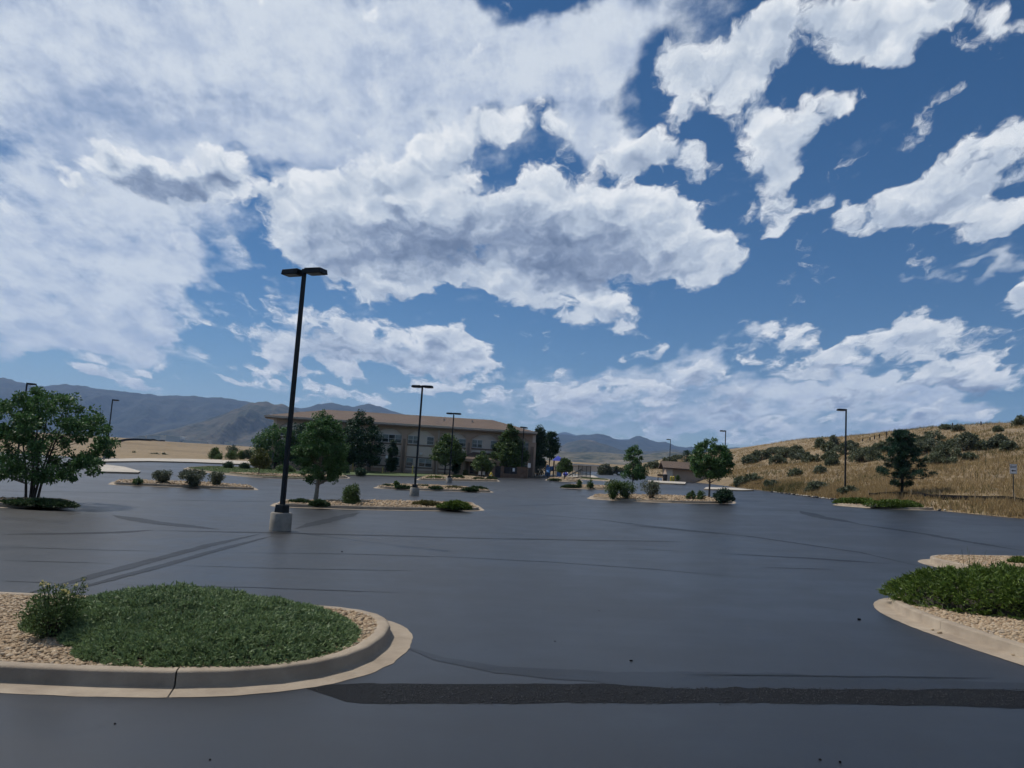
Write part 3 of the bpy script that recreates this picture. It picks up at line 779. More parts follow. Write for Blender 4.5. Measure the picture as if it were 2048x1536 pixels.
# ------------------------------------------------------------------ air
def build_haze():
    m = bpy.data.materials.new('haze_air'); m.use_nodes = True; nt = m.node_tree; nt.nodes.clear()
    out = nt.nodes.new('ShaderNodeOutputMaterial'); v = nt.nodes.new('ShaderNodeVolumePrincipled')
    v.inputs['Color'].default_value = (0.40, 0.61, 1.0, 1.0); v.inputs['Density'].default_value = HAZE_DENSITY
    v.inputs['Anisotropy'].default_value = 0.1
    nt.links.new(v.outputs[0], out.inputs['Volume'])
    mb = MB().span((-16000, -16000, -70), (16000, 16000, 1150))
    o = mb.build('haze', m); tag(o, 'thin blue haze lying over the whole valley', 'haze', None, 'stuff')
HAZE_DENSITY = 5.5e-5
build_haze()

# ------------------------------------------------------------------ kerbed planting islands
def resample(pts, step, closed=True):
    P = [Vector((p[0], p[1], 0)) for p in pts]; out = []
    n = len(P)
    for i in range(n if closed else n - 1):
        a, b = P[i], P[(i + 1) % n]; k = max(1, int(round((b - a).length / step)))
        out += [a.lerp(b, j / k) for j in range(k)]
    if not closed: out.append(P[-1])
    return out
def rounded(pts, radius, seg=7):
    """Outline with its corners rounded; radius per corner or one for all."""
    n = len(pts); out = []
    for i, p in enumerate(pts):
        p = Vector(p); a = Vector(pts[i - 1]) - p; b = Vector(pts[(i + 1) % n]) - p
        r = radius[i] if hasattr(radius, '__len__') else radius
        la, lb = min(r, a.length * 0.48), min(r, b.length * 0.48)
        q0, q1 = p + a.normalized() * la, p + b.normalized() * lb
        for k in range(seg + 1):
            t = k / seg; out.append(q0 * (1 - t) ** 2 + p * 2 * t * (1 - t) + q1 * t * t)
    return out
def area(pts): return 0.5 * sum(a.x * b.y - b.x * a.y for a, b in zip(pts, pts[1:] + pts[:1]))
def inside(pts, x, y):
    c = False; j = len(pts) - 1
    for i in range(len(pts)):
        a, b = pts[i], pts[j]
        if (a.y > y) != (b.y > y) and x < (b.x - a.x) * (y - a.y) / (b.y - a.y) + a.x: c = not c
        j = i
    return c
def sample_inside(pts, n, keep=None):
    """n random points inside an outline."""
    P = np.array([(p.x, p.y) for p in pts]); lo, hi = P.min(0), P.max(0); out = []; tries = 0
    Q = np.roll(P, 1, axis=0)
    while len(out) < n and tries < 12:
        tries += 1
        R = rng.uniform(lo, hi, (max(64, n * 2), 2)); c = np.zeros(len(R), dtype=bool)
        for (ax, ay), (bx, by) in zip(P, Q):
            if ay == by: continue
            c ^= ((ay > R[:, 1]) != (by > R[:, 1])) & (R[:, 0] < (bx - ax) * (R[:, 1] - ay) / (by - ay) + ax)
        out += [tuple(r) for r in R[c] if keep is None or keep(*r)]
    return out[:n]
def inset(pts, d):
    n = len(pts); out = []
    for i, p in enumerate(pts):
        t = (pts[(i + 1) % n] - pts[i - 1]); t.z = 0; t.normalize()
        out.append(p + Vector((-t.y, t.x, 0)) * d)
    return out
CURB = [(0.0, 0.004), (0.26, 0.012), (0.303, 0.022), (0.306, 0.135), (0.320, 0.153), (0.35, 0.16), (0.45, 0.16), (0.47, 0.15), (0.475, 0.02)]
def bed_poly(name, pts, lift, mat, parent, mound=0.0, kind=None):
    bm = bmesh.new()
    vs = [bm.verts.new((p.x, p.y, lotz(p.x, p.y) + lift)) for p in pts]
    f = bm.faces.new(vs)
    r = bmesh.ops.triangulate(bm, faces=[f])
    for _ in range(2):
        long = [e for e in bm.edges if e.calc_length() > 1.5]
        if long: bmesh.ops.subdivide_edges(bm, edges=long, cuts=1); bmesh.ops.triangulate(bm, faces=bm.faces[:])
    for v in bm.verts:
        v.co.z = lotz(v.co.x, v.co.y) + lift + (0.0 if v.is_boundary else mound)
    bmesh.ops.recalc_face_normals(bm, faces=bm.faces)
    if sum(f.normal.z for f in bm.faces) < 0: bmesh.ops.reverse_faces(bm, faces=bm.faces[:])
    me = bpy.data.meshes.new(name); bm.to_mesh(me); bm.free(); me.materials.append(M[mat])
    o = link(name, me, parent)
    if kind: o['kind'] = kind
    return o
noisy('bed_soil', c4(0.20, 0.145, 0.09), c4(0.36, 0.27, 0.175), 9.0, 0.95, 6.0, 0.5, 60.0, space='world')
noisy('mulch', c4(0.07, 0.04, 0.025), c4(0.15, 0.09, 0.055), 6.0, 0.95, 6.0, 0.5, 40.0, space='world')
noisy('lawn', c4(0.045, 0.075, 0.02), c4(0.085, 0.115, 0.035), 1.2, 0.95, 7.0, 0.6, 30.0, space='world')

def island(label, corners_px, radius, near=False, fill='gravel', stone=0.05, density=90.0, gutter=True, joints=None, seglen=3.2, cover=None):
    P = [spot(*c) if len(c) == 2 else Vector(c) for c in corners_px]
    P = [Vector((p.x, p.y, 0)) for p in P]
    if area(P) < 0:
        P = P[::-1]
        if hasattr(radius, '__len__'): radius = radius[::-1]
        # keep going round anticlockwise so that "inside" lies on the left
    line = rounded(P, radius)
    line = resample(line, 0.10 if near else 0.35)
    c = sum(line, Vector()) / len(line)
    root = thing('planting_island', label, 'island', (0, 0, 0))
    prof = CURB
    n = len(line)
    nor = []
    for i in range(n):
        t = line[(i + 2) % n] - line[i - 2]; t.z = 0; t.normalize(); nor.append(Vector((-t.y, t.x, 0)))
    def ring(i, shrink=0.0):
        p, nn = line[i % n], nor[i % n]; out = []
        for k, (d, z) in enumerate(prof):
            dd = d
            if near and k == 0: dd = d + 0.02 * mnoise.noise(Vector((p.x * 5, p.y * 5, 0))) + 0.012 * mnoise.noise(Vector((p.x * 23, p.y * 23, 0)))
            q = p + nn * dd
            out.append((q.x, q.y, lotz(q.x, q.y) + z + (0.003 * mnoise.noise(Vector((p.x * 0.8, p.y * 0.8, 1.0))) if near else 0)))
        return out
    k = len(prof)
    cuts = [0]
    if near:
        per = seglen / 0.10
        if joints:
            k0 = min(range(n), key=lambda i: (line[i] - joints).length); m_ = max(1, round(n / per)); cuts = sorted((k0 + int(i * n / m_)) % n for i in range(m_))
        else: cuts = [int(i * n / max(1, round(n / per))) for i in range(max(1, round(n / per)))]
    for a, b in zip(cuts, cuts[1:] + [cuts[0] + n]):
        V, F = [], []; m = b - a
        for i in range(m + 1):
            r = ring(a + i)
            if near and len(cuts) > 1 and i in (0, m):      # the joint: the end stands a little back
                d = (line[(a + 1) % n] - line[a % n]).normalized() * 0.007 * (1 if i == 0 else -1)
                r = [(x + d.x, y + d.y, z) for x, y, z in r]
            V += r
        for i in range(m):
            for j in range(k - 1): F.append((i * k + j, (i + 1) * k + j, (i + 1) * k + j + 1, i * k + j + 1))
        me = mesh_np('curb', V, F, M['concrete'], not near)
        link('curb', me, root)
    inner = inset(line, 0.44)
    inner = [p for i, p in enumerate(inner) if i % (3 if near else 1) == 0]
    if fill == 'lawn':
        bed_poly('turf', inner, 0.13, 'lawn', root)
        pts = [(x, y, lotz(x, y) + 0.12) for x, y in sample_inside(inner, int(abs(area(inner)) * 60))]
        pts = np.array(pts); D = unit(np.concatenate([rng.normal(0, 0.4, (len(pts), 2)), np.ones((len(pts), 1))], axis=1))
        V, F = blade_tris(pts, D, 0.07, 0.02); o = link('grass', mesh_np('grass', V, F, M['lawn_blade']), root); o['kind'] = 'stuff'
    else:
        bed_poly('gravel_bed', inner, 0.10, 'bed_soil', root, 0.04)
        pts = [(x, y, lotz(x, y) + 0.125 + random.uniform(0, stone * 0.6)) for x, y in sample_inside(inner, int(abs(area(inner)) * density), cover and (lambda x, y: not cover(x, y)))]
        V, F = stones(np.array(pts), stone)
        o = link('gravel', mesh_np('gravel', V, F, M['pebble'], True), root); o['kind'] = 'stuff'
    return root, line

def sheet(name, pts_px, lift, mat, kind='structure', label=None, skirt=True, step=1.5):
    P = resample([spot(*p) if len(p) == 2 else Vector(p) for p in pts_px], step)
    if area(P) < 0: P = P[::-1]
    o = bed_poly(name, P, lift, mat, None)
    if skirt:                                       # the edge of the slab
        V, F = [], []
        for p in P: V += [(p.x, p.y, lotz(p.x, p.y) + lift), (p.x, p.y, lotz(p.x, p.y) - 0.1)]
        n = len(P); F = [(2 * i + 1, 2 * ((i + 1) % n) + 1, 2 * ((i + 1) % n), 2 * i) for i in range(n)]
        link('kerb_face', mesh_np('kerb_face', V, F, M['concrete']), o)
    return tag(o, label, None, None, kind)

# where the big juniper of the near island spreads: used to keep stones from under it
NEAR_J = [Vector((x, y, 0)) for x, y in ((-5.35, 9.0), (-5.6, 10.2), (-5.1, 11.3), (-4.1, 11.55), (-3.2, 11.3), (-2.45, 10.9), (-1.95, 10.2), (-1.70, 9.4), (-1.78, 8.7), (-2.2, 8.1), (-2.9, 7.86), (-3.7, 7.8), (-4.1, 7.95), (-4.35, 8.35), (-4.75, 8.75))]
def near_cover(x, y):
    g = 0.16
    return inside([p + (p - Vector((-3.6, 9.6, 0))).normalized() * -g for p in NEAR_J], x, y)
I1, L1 = island('large near planting island with a spreading juniper, lower left', [(-13.5, 6.95, 0), (-1.15, 7.3, 0), (-0.95, 11.9, 0), (-13.5, 10.9, 0)], [0.5, 2.6, 2.4, 0.5], True, stone=0.033, density=900.0, cover=near_cover, seglen=4.2, joints=Vector((-2.9, 7.2, 0)))
I2, L2 = island('near planting island with a bright green juniper hedge, right edge', [(6.35, 13.6, 0), (6.55, 9.6, 0), (7.3, 7.0, 0), (13.0, 7.0, 0), (13.0, 15.6, 0), (7.6, 15.6, 0)], [2.0, 1.6, 1.4, 0.8, 0.8, 1.6], True, stone=0.036, density=600.0, seglen=2.9, cover=lambda x, y: y > 13.4 or x > 10.5)
I3, L3 = island('gravel island behind the bright juniper hedge at the right edge', [(11.3, 21.3, 0), (11.9, 17.6, 0), (12.6, 15.6, 0), (19.0, 15.6, 0), (19.0, 23.0, 0), (12.3, 23.0, 0)], [1.8, 1.4, 1.2, 0.8, 0.8, 1.5], True, stone=0.045, density=300.0, seglen=3.4, cover=lambda x, y: x > 16.5)
island('small island under the multi-stemmed tree at the left edge', [(-75, 1014), (120, 1019), (170, 1011), (138, 1003.5), (-75, 1001)], 1.4, stone=0.06, density=60)
island('narrow gravel island with four grey-green shrubs, left middle', [(214, 969.5), (370, 975.5), (520, 981), (508, 974.5), (400, 967.5), (225, 963)], [0.8, 9, 1.0, 0.8, 9, 0.8], stone=0.09, density=40)
island('long gravel island with the single tree beside the nearest lamp', [(537, 1013.5), (750, 1021), (972, 1022.5), (955, 1009.5), (750, 1004), (550, 1005)], [0.9, 6, 1.0, 0.8, 6, 0.9], stone=0.075, density=60)
island('gravel island with low junipers behind the second lamp', [(743, 976.5), (870, 982), (991, 985.5), (972, 979), (860, 972), (762, 970.5)], [1.0, 6, 1.0, 0.9, 6, 1.0], stone=0.10, density=35)
island('gravel island by the third lamp in front of the entrance', [(828, 960), (915, 962), (1001, 963.5), (992, 957.5), (915, 953.5), (850, 953)], [1.0, 6, 1.0, 1.0, 6, 1.0], stone=0.12, density=25)
island('gravel island with a young tree and shrubs right of centre', [(1172, 998), (1310, 1006), (1472, 1008), (1470, 1000), (1330, 992.5), (1182, 991.5)], [1.0, 9, 1.0, 1.0, 9, 1.0], stone=0.09, density=40)
island('short gravel island with two small round shrubs, centre right', [(1116, 976), (1180, 979), (1240, 980.5), (1236, 974.5), (1180, 972), (1130, 971)], [1.0, 5, 1.0, 1.0, 5, 1.0], stone=0.10, density=30)
island('small island with a clipped tree before the playground', [(1089, 960.5), (1128, 963.5), (1167, 964.5), (1160, 959), (1130, 957), (1096, 957)], 0.9, fill='gravel', stone=0.12, density=20)
island('narrow kerbed strip in front of the playground pavement', [(1150, 958.8), (1190, 961), (1228, 963.5), (1222, 960), (1190, 957), (1160, 955.8)], 0.8, fill='lawn')
island('kerbed juniper bed at the hill foot under the right lamp', [(1662, 1010.5), (1762, 1018.5), (1875, 1021.5), (1880, 1010), (1780, 1004), (1690, 1002.5)], [0.8, 6, 1.0, 1.0, 6, 0.9], stone=0.08, density=40)
island('grass island with a gravel front, left of the building', [(362, 937), (384, 942), (450, 950), (505, 955), (560, 958), (652, 960), (703, 956.5), (690, 951.5), (640, 946.5), (560, 941.5), (490, 936), (415, 933.5)], [2, 3, 3, 3, 3, 3, 1.5, 2, 3, 3, 3, 2.5], fill='lawn')
def gravel_strip():
    """River stones along the front of the grass island."""
    P = resample([spot(*p) for p in ((452, 948.5), (505, 953.2), (560, 956), (650, 957.8), (690, 955.5), (650, 953.2), (560, 951.2), (500, 949.5))], 0.8)
    if area(P) < 0: P = P[::-1]
    o = bed_poly('gravel_strip', P, 0.16, 'bed_soil', None); pts = []
    pts = [(x, y, lotz(x, y) + 0.18) for x, y in sample_inside(P, 900)]
    V, F = stones(np.array(pts), 0.12); g = link('gravel', mesh_np('gravel', V, F, M['pebble'], True), o); g['kind'] = 'stuff'
    tag(o, None, None, None, 'structure')
gravel_strip()
sheet('sidewalk', [(203, 925.5), (300, 924.3), (380, 926), (450, 928.8), (520, 931.5), (625, 935.5), (625, 931), (520, 925.5), (440, 921.5), (380, 919.6), (280, 918.8), (203, 920.8)], 0.16, 'concrete_pale')
sheet('concrete_apron', [(196, 931.5), (215, 932), (250, 936.5), (281, 945.5), (276, 948), (200, 946)], 0.14, 'concrete_pale')
sheet('lawn', [(655, 950.5), (760, 952.6), (862, 955), (950, 957.3), (950, 951.3), (830, 945.8), (690, 939.6)], 0.13, 'lawn')
sheet('sidewalk', [(690, 939.2), (830, 945.4), (950, 951), (1060, 953.6), (1060, 951), (950, 948), (830, 942.8), (690, 936.5)], 0.145, 'concrete_pale')
sheet('mulch_bed', [(690, 936.2), (830, 942.4), (950, 947.4), (950, 943.6), (830, 937.2), (690, 931.5)], 0.12, 'mulch', skirt=False)
sheet('sidewalk', [(1062, 954.6), (1130, 955.2), (1197, 957.3), (1186, 952.6), (1130, 950.8), (1062, 951)], 0.16, 'concrete_pale')
sheet('concrete_apron', [(1296, 966.5), (1370, 970.5), (1372, 966.5), (1296, 962.8)], 0.16, 'concrete_pale')
sheet('concrete_apron', [(1408, 979.8), (1480, 982.5), (1508, 982), (1470, 977.6), (1412, 976.3)], 0.12, 'concrete_pale')

# ------------------------------------------------------------------ trees, shrubs, junipers
def envelope_points(n, prof, h0, h1, w, wy=None, surf=0.55):
    """Points in a crown: prof is (height 0..1, radius 0..1)."""
    hs = np.array([p[0] for p in prof]); rs = np.array([p[1] for p in prof])
    out = []
    while len(out) < n:
        h = random.random(); r = np.interp(h, hs, rs)
        if random.random() > (0.15 + r) ** 1.6: continue
        a = random.uniform(0, 2 * math.pi); q = random.random() ** (0.5 * (1 - surf) + 0.06)
        out.append((math.cos(a) * r * q * w / 2, math.sin(a) * r * q * (wy or w) / 2, h0 + (h1 - h0) * h))
    return np.array(out)
ROUND = [(0, 0.35), (0.12, 0.72), (0.3, 0.95), (0.5, 1.0), (0.7, 0.85), (0.88, 0.5), (1, 0.12)]
PEAR = [(0, 0.6), (0.1, 0.92), (0.25, 1.0), (0.45, 0.82), (0.65, 0.55), (0.85, 0.28), (1, 0.05)]
CONE = [(0, 0.75), (0.12, 1.0), (0.35, 0.85), (0.6, 0.58), (0.8, 0.32), (1, 0.05)]
COLUMN = [(0, 0.6), (0.15, 0.9), (0.4, 1.0), (0.65, 0.8), (0.85, 0.5), (1, 0.1)]
DOME = [(0, 0.85), (0.2, 1.0), (0.5, 0.92), (0.75, 0.68), (0.92, 0.38), (1, 0.1)]
VASE = [(0, 0.3), (0.25, 0.6), (0.5, 0.85), (0.75, 1.0), (0.9, 0.8), (1, 0.3)]
def tree(name, label, base, height, width, crown0, prof, leaf='leaf_ash', bark='bark', clumps=70, leaves=5000, size=0.09, clump_r=0.3, trunk_r=0.08, lean=(0, 0), stems=1, offset=(0, 0), cat='tree', group=None, wy=None, aspect=0.5, flat=0.75, droop=0.2, spread=None):
    """Trunk and limbs, and a crown of leaf clumps carried on twigs."""
    root = thing(name, label, cat, base, 0.0, group)
    C = envelope_points(clumps, prof, height * crown0, height * 0.985, width - clump_r * 1.2, wy and wy - clump_r * 1.2)
    C[:, 0] += offset[0] + lean[0] * (C[:, 2] / height); C[:, 1] += offset[1] + lean[1] * (C[:, 2] / height)
    # trunk and stems
    tb = MB(); axes = []
    top = height * (crown0 + (1 - crown0) * 0.72)
    for s_ in range(stems):
        if stems == 1: end = Vector((lean[0] * 0.8 + offset[0] * 0.6, lean[1] * 0.8, top)); b0 = Vector((0, 0, -0.15))
        else:
            a = (s_ / max(1, stems - 1) - 0.5) * 2; sw = spread or width * 0.32
            end = Vector((a * sw + offset[0] * 0.6 + random.uniform(-.1, .1), random.uniform(-0.4, 0.4) * sw, top * random.uniform(0.72, 0.95))); b0 = Vector((a * 0.16, random.uniform(-0.1, 0.1), -0.1))
        pts, rad = [], []
        for i in range(9):
            t = i / 8; p = b0.lerp(end, t)
            wob = 0.05 * height * 0.12
            p.x += wob * math.sin(t * 5 + s_ * 2) * t; p.y += wob * math.cos(t * 4 + s_) * t
            if stems > 1: p.x -= (end.x - b0.x) * 0.25 * math.sin(t * math.pi) * 0.6
            pts.append(p); rad.append(trunk_r / (stems ** 0.35) * (1.25 if i == 0 else 1.0) * (1 - 0.78 * t) + 0.006)
        tb.tube(pts, rad, 9); axes.append(pts)
    tr = tb.build('trunk', M[bark], root, smooth=True)
    lb = MB()
    for c in C[:: max(1, len(C) // 46)]:
        c = Vector(c); ax = min(axes, key=lambda A: min((q - c).length for q in A))
        zt = c.z - 0.35 * (Vector((c.x, c.y, 0)) - Vector((ax[-1].x, ax[-1].y, 0))).length - 0.08 * height
        i0 = min(range(len(ax)), key=lambda i: abs(ax[i].z - max(zt, height * crown0 * 0.8)))
        p0 = ax[i0]; mid = p0.lerp(c, 0.55) + Vector((0, 0, -0.06 * (c - p0).length))
        r0 = max(0.008, trunk_r * 0.30 * (1 - 0.6 * i0 / 8))
        lb.tube([p0, mid, c], [r0, r0 * 0.6, r0 * 0.22], 5, False)
    lb.build('limbs', M[bark], root, smooth=True)
    # leaves
    leaves = int(leaves * 1.75); size *= 1.38
    per = np.maximum(1, rng.poisson(leaves / len(C), len(C)))
    idx = np.repeat(np.arange(len(C)), per)
    cr = clump_r * rng.uniform(0.55, 1.25, len(C))
    dv = unit(rng.normal(size=(len(idx), 3))) * (rng.random((len(idx), 1)) ** 0.45)
    dv[:, 2] *= flat
    P = C[idx] + dv * cr[idx][:, None]
    V, F = leaf_quads(P, size, aspect, droop, unit(dv), 0.35)
    link('crown', mesh_np('crown', V, F, M[leaf]), root)
    return root
def px_tree(name, label, px, pybase, pytop, wpx, Y=None, zf=lotz, **kw):
    """Tree standing where its foot is seen, as tall and wide as it is seen."""
    b = spot(px, pybase, zf) if Y is None else at(px, pybase, Y)
    k = b.y / FPX; h = (pybase - pytop) * k
    return tree(name, label, tuple(b), h, wpx * k, **kw)

px_tree('multi_stem_tree', 'multi-stemmed tree with loose green leaves on the left-edge island', 62, 1004, 772, 262, crown0=0.20, prof=[(0, 0.55), (0.08, 0.8), (0.25, 0.95), (0.45, 1.0), (0.6, 0.92), (0.78, 0.66), (0.9, 0.42), (1, 0.12)], clumps=210, leaves=15000, size=0.085, clump_r=0.27, trunk_r=0.085, stems=5, offset=(0.28, 0), bark='bark_dark', spread=0.75)
px_tree('young_ash_tree', 'single young green tree with pale trunk on the long gravel island', 631, 1002, 822, 118, crown0=0.215, prof=[(0, 0.5), (0.1, 0.75), (0.3, 1.0), (0.5, 0.95), (0.7, 0.75), (0.85, 0.48), (1, 0.08)], clumps=190, leaves=14000, size=0.085, clump_r=0.28, trunk_r=0.12, bark='bark_pale', lean=(0.15, 0))
px_tree('leafy_tree', 'broad dark tree left of the building behind the nearest pole', 548, 944, 849, 100, Y=103, crown0=0.2, prof=ROUND, leaf='leaf_ash', clumps=110, leaves=5200, size=0.2, clump_r=0.7, trunk_r=0.16, bark='bark_dark')
px_tree('leafy_tree', 'tall tree half hidden behind the single young tree', 612, 946, 834, 100, Y=104, crown0=0.15, prof=ROUND, leaf='leaf_dark', clumps=110, leaves=5000, size=0.2, clump_r=0.7, trunk_r=0.16, bark='bark_dark')
px_tree('leafy_tree', 'very dark dense tree covering the left bays of the facade', 716, 946, 824, 98, Y=104, crown0=0.14, prof=[(0, 0.7), (0.15, 0.95), (0.35, 1.0), (0.6, 0.85), (0.8, 0.62), (1, 0.15)], leaf='leaf_dark', clumps=150, leaves=8000, size=0.2, clump_r=0.65, trunk_r=0.16, bark='bark_dark')
px_tree('small_tree', 'small yellowish-green tree on the grass island', 517, 951, 893, 42, crown0=0.32, prof=PEAR, leaf='leaf_olive', clumps=60, leaves=2600, size=0.13, clump_r=0.35, trunk_r=0.05)
px_tree('columnar_juniper', 'narrow dark columnar juniper against the facade', 782, 943, 880, 25, Y=107, crown0=0.02, prof=COLUMN, leaf='leaf_dark', clumps=110, leaves=4200, size=0.14, clump_r=0.28, trunk_r=0.08, bark='bark_dark')
px_tree('leafy_tree', 'rounded green tree with a pointed top in front of the facade', 889, 947, 864, 74, Y=105, crown0=0.26, prof=PEAR, leaf='leaf_shrub', clumps=130, leaves=6500, size=0.17, clump_r=0.5, trunk_r=0.1, bark='bark_dark', offset=(0.25, 0))
px_tree('small_tree', 'small dark bushy tree beside the entrance canopy', 911, 946, 921, 19, Y=106, crown0=0.05, prof=ROUND, leaf='leaf_dark', clumps=36, leaves=1100, size=0.15, clump_r=0.3, trunk_r=0.05, bark='bark_dark')
px_tree('small_tree', 'small round tree on the island before the entrance', 963, 957, 904, 46, crown0=0.30, prof=PEAR, leaf='leaf_shrub', clumps=80, leaves=3600, size=0.14, clump_r=0.36, trunk_r=0.06, bark='bark_dark')
px_tree('leafy_tree', 'large conical green tree behind the brick enclosure', 1016, 950, 850, 88, Y=108, crown0=0.18, prof=CONE, leaf='leaf_shrub', clumps=190, leaves=10000, size=0.18, clump_r=0.5, trunk_r=0.14, bark='bark_dark')
px_tree('leafy_tree', 'tall almost black tree at the right corner of the building', 1074, 953, 854, 40, Y=112, crown0=0.06, prof=COLUMN, leaf='leaf_dark', clumps=120, leaves=6500, size=0.18, clump_r=0.5, trunk_r=0.14, bark='bark_dark')
px_tree('leafy_tree', 'loose dark tree above the blue playground roof', 1097, 952, 864, 38, Y=122, crown0=0.42, prof=[(0, 0.5), (0.2, 0.85), (0.5, 1.0), (0.75, 0.8), (1, 0.25)], leaf='leaf_dark', clumps=52, leaves=2800, size=0.22, clump_r=0.5, trunk_r=0.12, bark='bark_dark')
px_tree('clipped_tree', 'small clipped round tree before the playground', 1128, 960.5, 919, 34, crown0=0.42, prof=DOME, leaf='leaf_shrub', clumps=70, leaves=3200, size=0.14, clump_r=0.32, trunk_r=0.07, bark='bark_dark')
px_tree('young_tree', 'thin young tree with gaps in its crown, right of centre', 1264, 988, 892, 62, Y=69, crown0=0.34, prof=[(0, 0.8), (0.15, 1.0), (0.35, 0.95), (0.45, 0.5), (0.6, 0.6), (0.8, 0.5), (1, 0.12)], leaf='leaf_ash', clumps=60, leaves=3600, size=0.11, clump_r=0.30, trunk_r=0.05, bark='bark_dark')
px_tree('leafy_tree', 'full round green tree near the hut, right of centre', 1418, 1003, 880, 92, Y=61.5, crown0=0.40, prof=[(0, 0.55), (0.12, 0.9), (0.3, 1.0), (0.55, 0.95), (0.75, 0.72), (0.9, 0.5), (1, 0.2)], leaf='leaf_ash', clumps=130, leaves=8000, size=0.12, clump_r=0.32, trunk_r=0.085, bark='bark')

def shrub(name, label, base, w, h, leaf='leaf_shrub', n=1400, size=0.07, prof=DOME, clump_r=None, clumps=40, cat='shrub', group=None, stems=6, aspect=0.5, wy=None, flat=0.9, droop=-0.2):
    root = thing(name, label, cat, base, 0.0, group)
    cr = clump_r or min(w, h) * 0.2
    C = envelope_points(clumps, prof, h * 0.08, h * 0.97, w - cr, wy and wy - cr, 0.3)
    mb = MB()
    for c in C[:: max(1, len(C) // (stems * 3))]:
        p0 = Vector((random.uniform(-1, 1) * w * 0.08, random.uniform(-1, 1) * w * 0.08, -0.05)); c = Vector(c)
        mb.tube([p0, p0.lerp(c, 0.5) + Vector((0, 0, h * 0.08)), c], [0.012 * h + 0.006, 0.008 * h + 0.004, 0.003], 5, False)
    mb.build('stems', M['bark_dark'], root)
    n = int(n * 1.5); size *= 1.25
    per = np.maximum(1, rng.poisson(n / len(C), len(C))); idx = np.repeat(np.arange(len(C)), per)
    crs = cr * rng.uniform(0.6, 1.3, len(C))
    dv = unit(rng.normal(size=(len(idx), 3))) * (rng.random((len(idx), 1)) ** 0.45); dv[:, 2] *= flat
    P = C[idx] + dv * crs[idx][:, None]; P[:, 2] = np.maximum(P[:, 2], 0.0)
    V, F = leaf_quads(P, size, aspect, droop, unit(dv), 0.5)
    link('foliage', mesh_np('foliage', V, F, M[leaf]), root)
    return root
def px_shrub(name, label, px, pybase, w, h, lift=0.13, Y=None, zf=None, **kw):
    zf = zf or (lambda x, y: lotz(x, y) + lift)
    b = spot(px, pybase, zf, 700) if Y is None else at(px, pybase, Y)
    k = b.y / FPX
    return shrub(name, label, tuple(b), w * k, h * k, **kw)
# left island
for px, py, w, h, lf, n, lab in ((275, 967.5, 20, 11, 'leaf_shrub', 500, 'smallest low shrub at the left end of the four-shrub island'), (324, 967.5, 42, 24, 'leaf_grey', 1500, 'second shrub from the left on the four-shrub island'), (385, 971.5, 58, 30, 'leaf_grey', 2400, 'widest grey-green shrub on the four-shrub island'), (433, 971.5, 33, 25, 'leaf_grey', 1300, 'rightmost shrub on the four-shrub island')):
    px_shrub('grey_shrub', lab, px, py, w, h, leaf=lf, n=n, size=0.085, prof=VASE if w > 30 else DOME, clumps=46)
# long island beside the nearest lamp
px_shrub('round_shrub', 'round dark green shrub right of the tree on the long island', 702, 1009, 39, 40, leaf='leaf_shrub', n=4200, size=0.055, prof=DOME, clumps=90, clump_r=0.16)
# middle islands
px_shrub('bright_shrub', 'small bright green shrub on the island behind the second lamp', 793, 975.5, 11, 14, leaf='leaf_bright', n=600, size=0.10, clumps=20)
px_shrub('round_shrub', 'left small round shrub on the short island, centre right', 1158, 975.8, 12, 15, leaf='leaf_shrub', n=700, size=0.09, clumps=24)
px_shrub('round_shrub', 'right small round shrub on the short island, centre right', 1181, 976, 14, 16, leaf='leaf_shrub', n=700, size=0.09, clumps=24)
px_shrub('loose_shrub', 'yellow-green loose shrub at the left end of the young-tree island', 1226, 997.5, 36, 34, leaf='leaf_bright', n=1700, size=0.085, prof=VASE, clumps=46)
px_shrub('loose_shrub', 'olive spreading shrub under the thin young tree', 1252, 998, 44, 32, leaf='leaf_shrub', n=1700, size=0.085, prof=VASE, clumps=46)
px_shrub('loose_shrub', 'wide feathery shrub in the middle of the young-tree island', 1302, 998, 44, 34, leaf='leaf_grey', n=1700, size=0.085, prof=VASE, clumps=46)
px_shrub('loose_shrub', 'small shrub left of the round tree trunk near the hut', 1382, 999.5, 20, 17, leaf='leaf_shrub', n=800, size=0.08, clumps=26)
px_shrub('loose_shrub', 'small shrub just left of the round tree trunk', 1402, 1000.5, 18, 18, leaf='leaf_shrub', n=800, size=0.08, clumps=26)
px_shrub('dark_hedge', 'dense dark hedge right of the round tree trunk near the hut', 1448, 1004.5, 46, 25, leaf='leaf_dark', n=3600, size=0.085, clumps=70)
# lawn and building side
for px, py, w, h, lab in ((457, 935.5, 22, 10, 'clipped oval bush on the grass island, left one'), (489, 937, 22, 10, 'clipped oval bush on the grass island, right one')):
    px_shrub('clipped_bush', lab, px, py, w, h, leaf='leaf_dark', n=1400, size=0.11, clumps=50, clump_r=0.25)
px_shrub('clipped_bush', 'low dark bush under the trees left of the building', 536, 938, 17, 6, leaf='leaf_dark', n=800, size=0.11, clumps=30, clump_r=0.2)
px_shrub('clipped_bush', 'dark bush half behind the nearest lamp pole', 572, 943, 40, 12, leaf='leaf_shrub', n=1400, size=0.12, clumps=40, clump_r=0.3)
px_shrub('dark_hedge', 'dark square hedge on the lawn before the facade', 721, 951, 23, 12, leaf='leaf_dark', n=1500, size=0.11, clumps=50, prof=[(0, 1), (0.8, 1), (1, 0.9)], clump_r=0.25)
px_shrub('dark_hedge', 'small dark hedge behind the single young tree', 692, 947, 14, 11, leaf='leaf_dark', n=800, size=0.11, clumps=30, clump_r=0.25)
px_shrub('low_shrub', 'pale clipped planting by the entrance door', 931, 949.5, 13, 9, Y=106, leaf='leaf_olive', n=500, size=0.1, clumps=20)
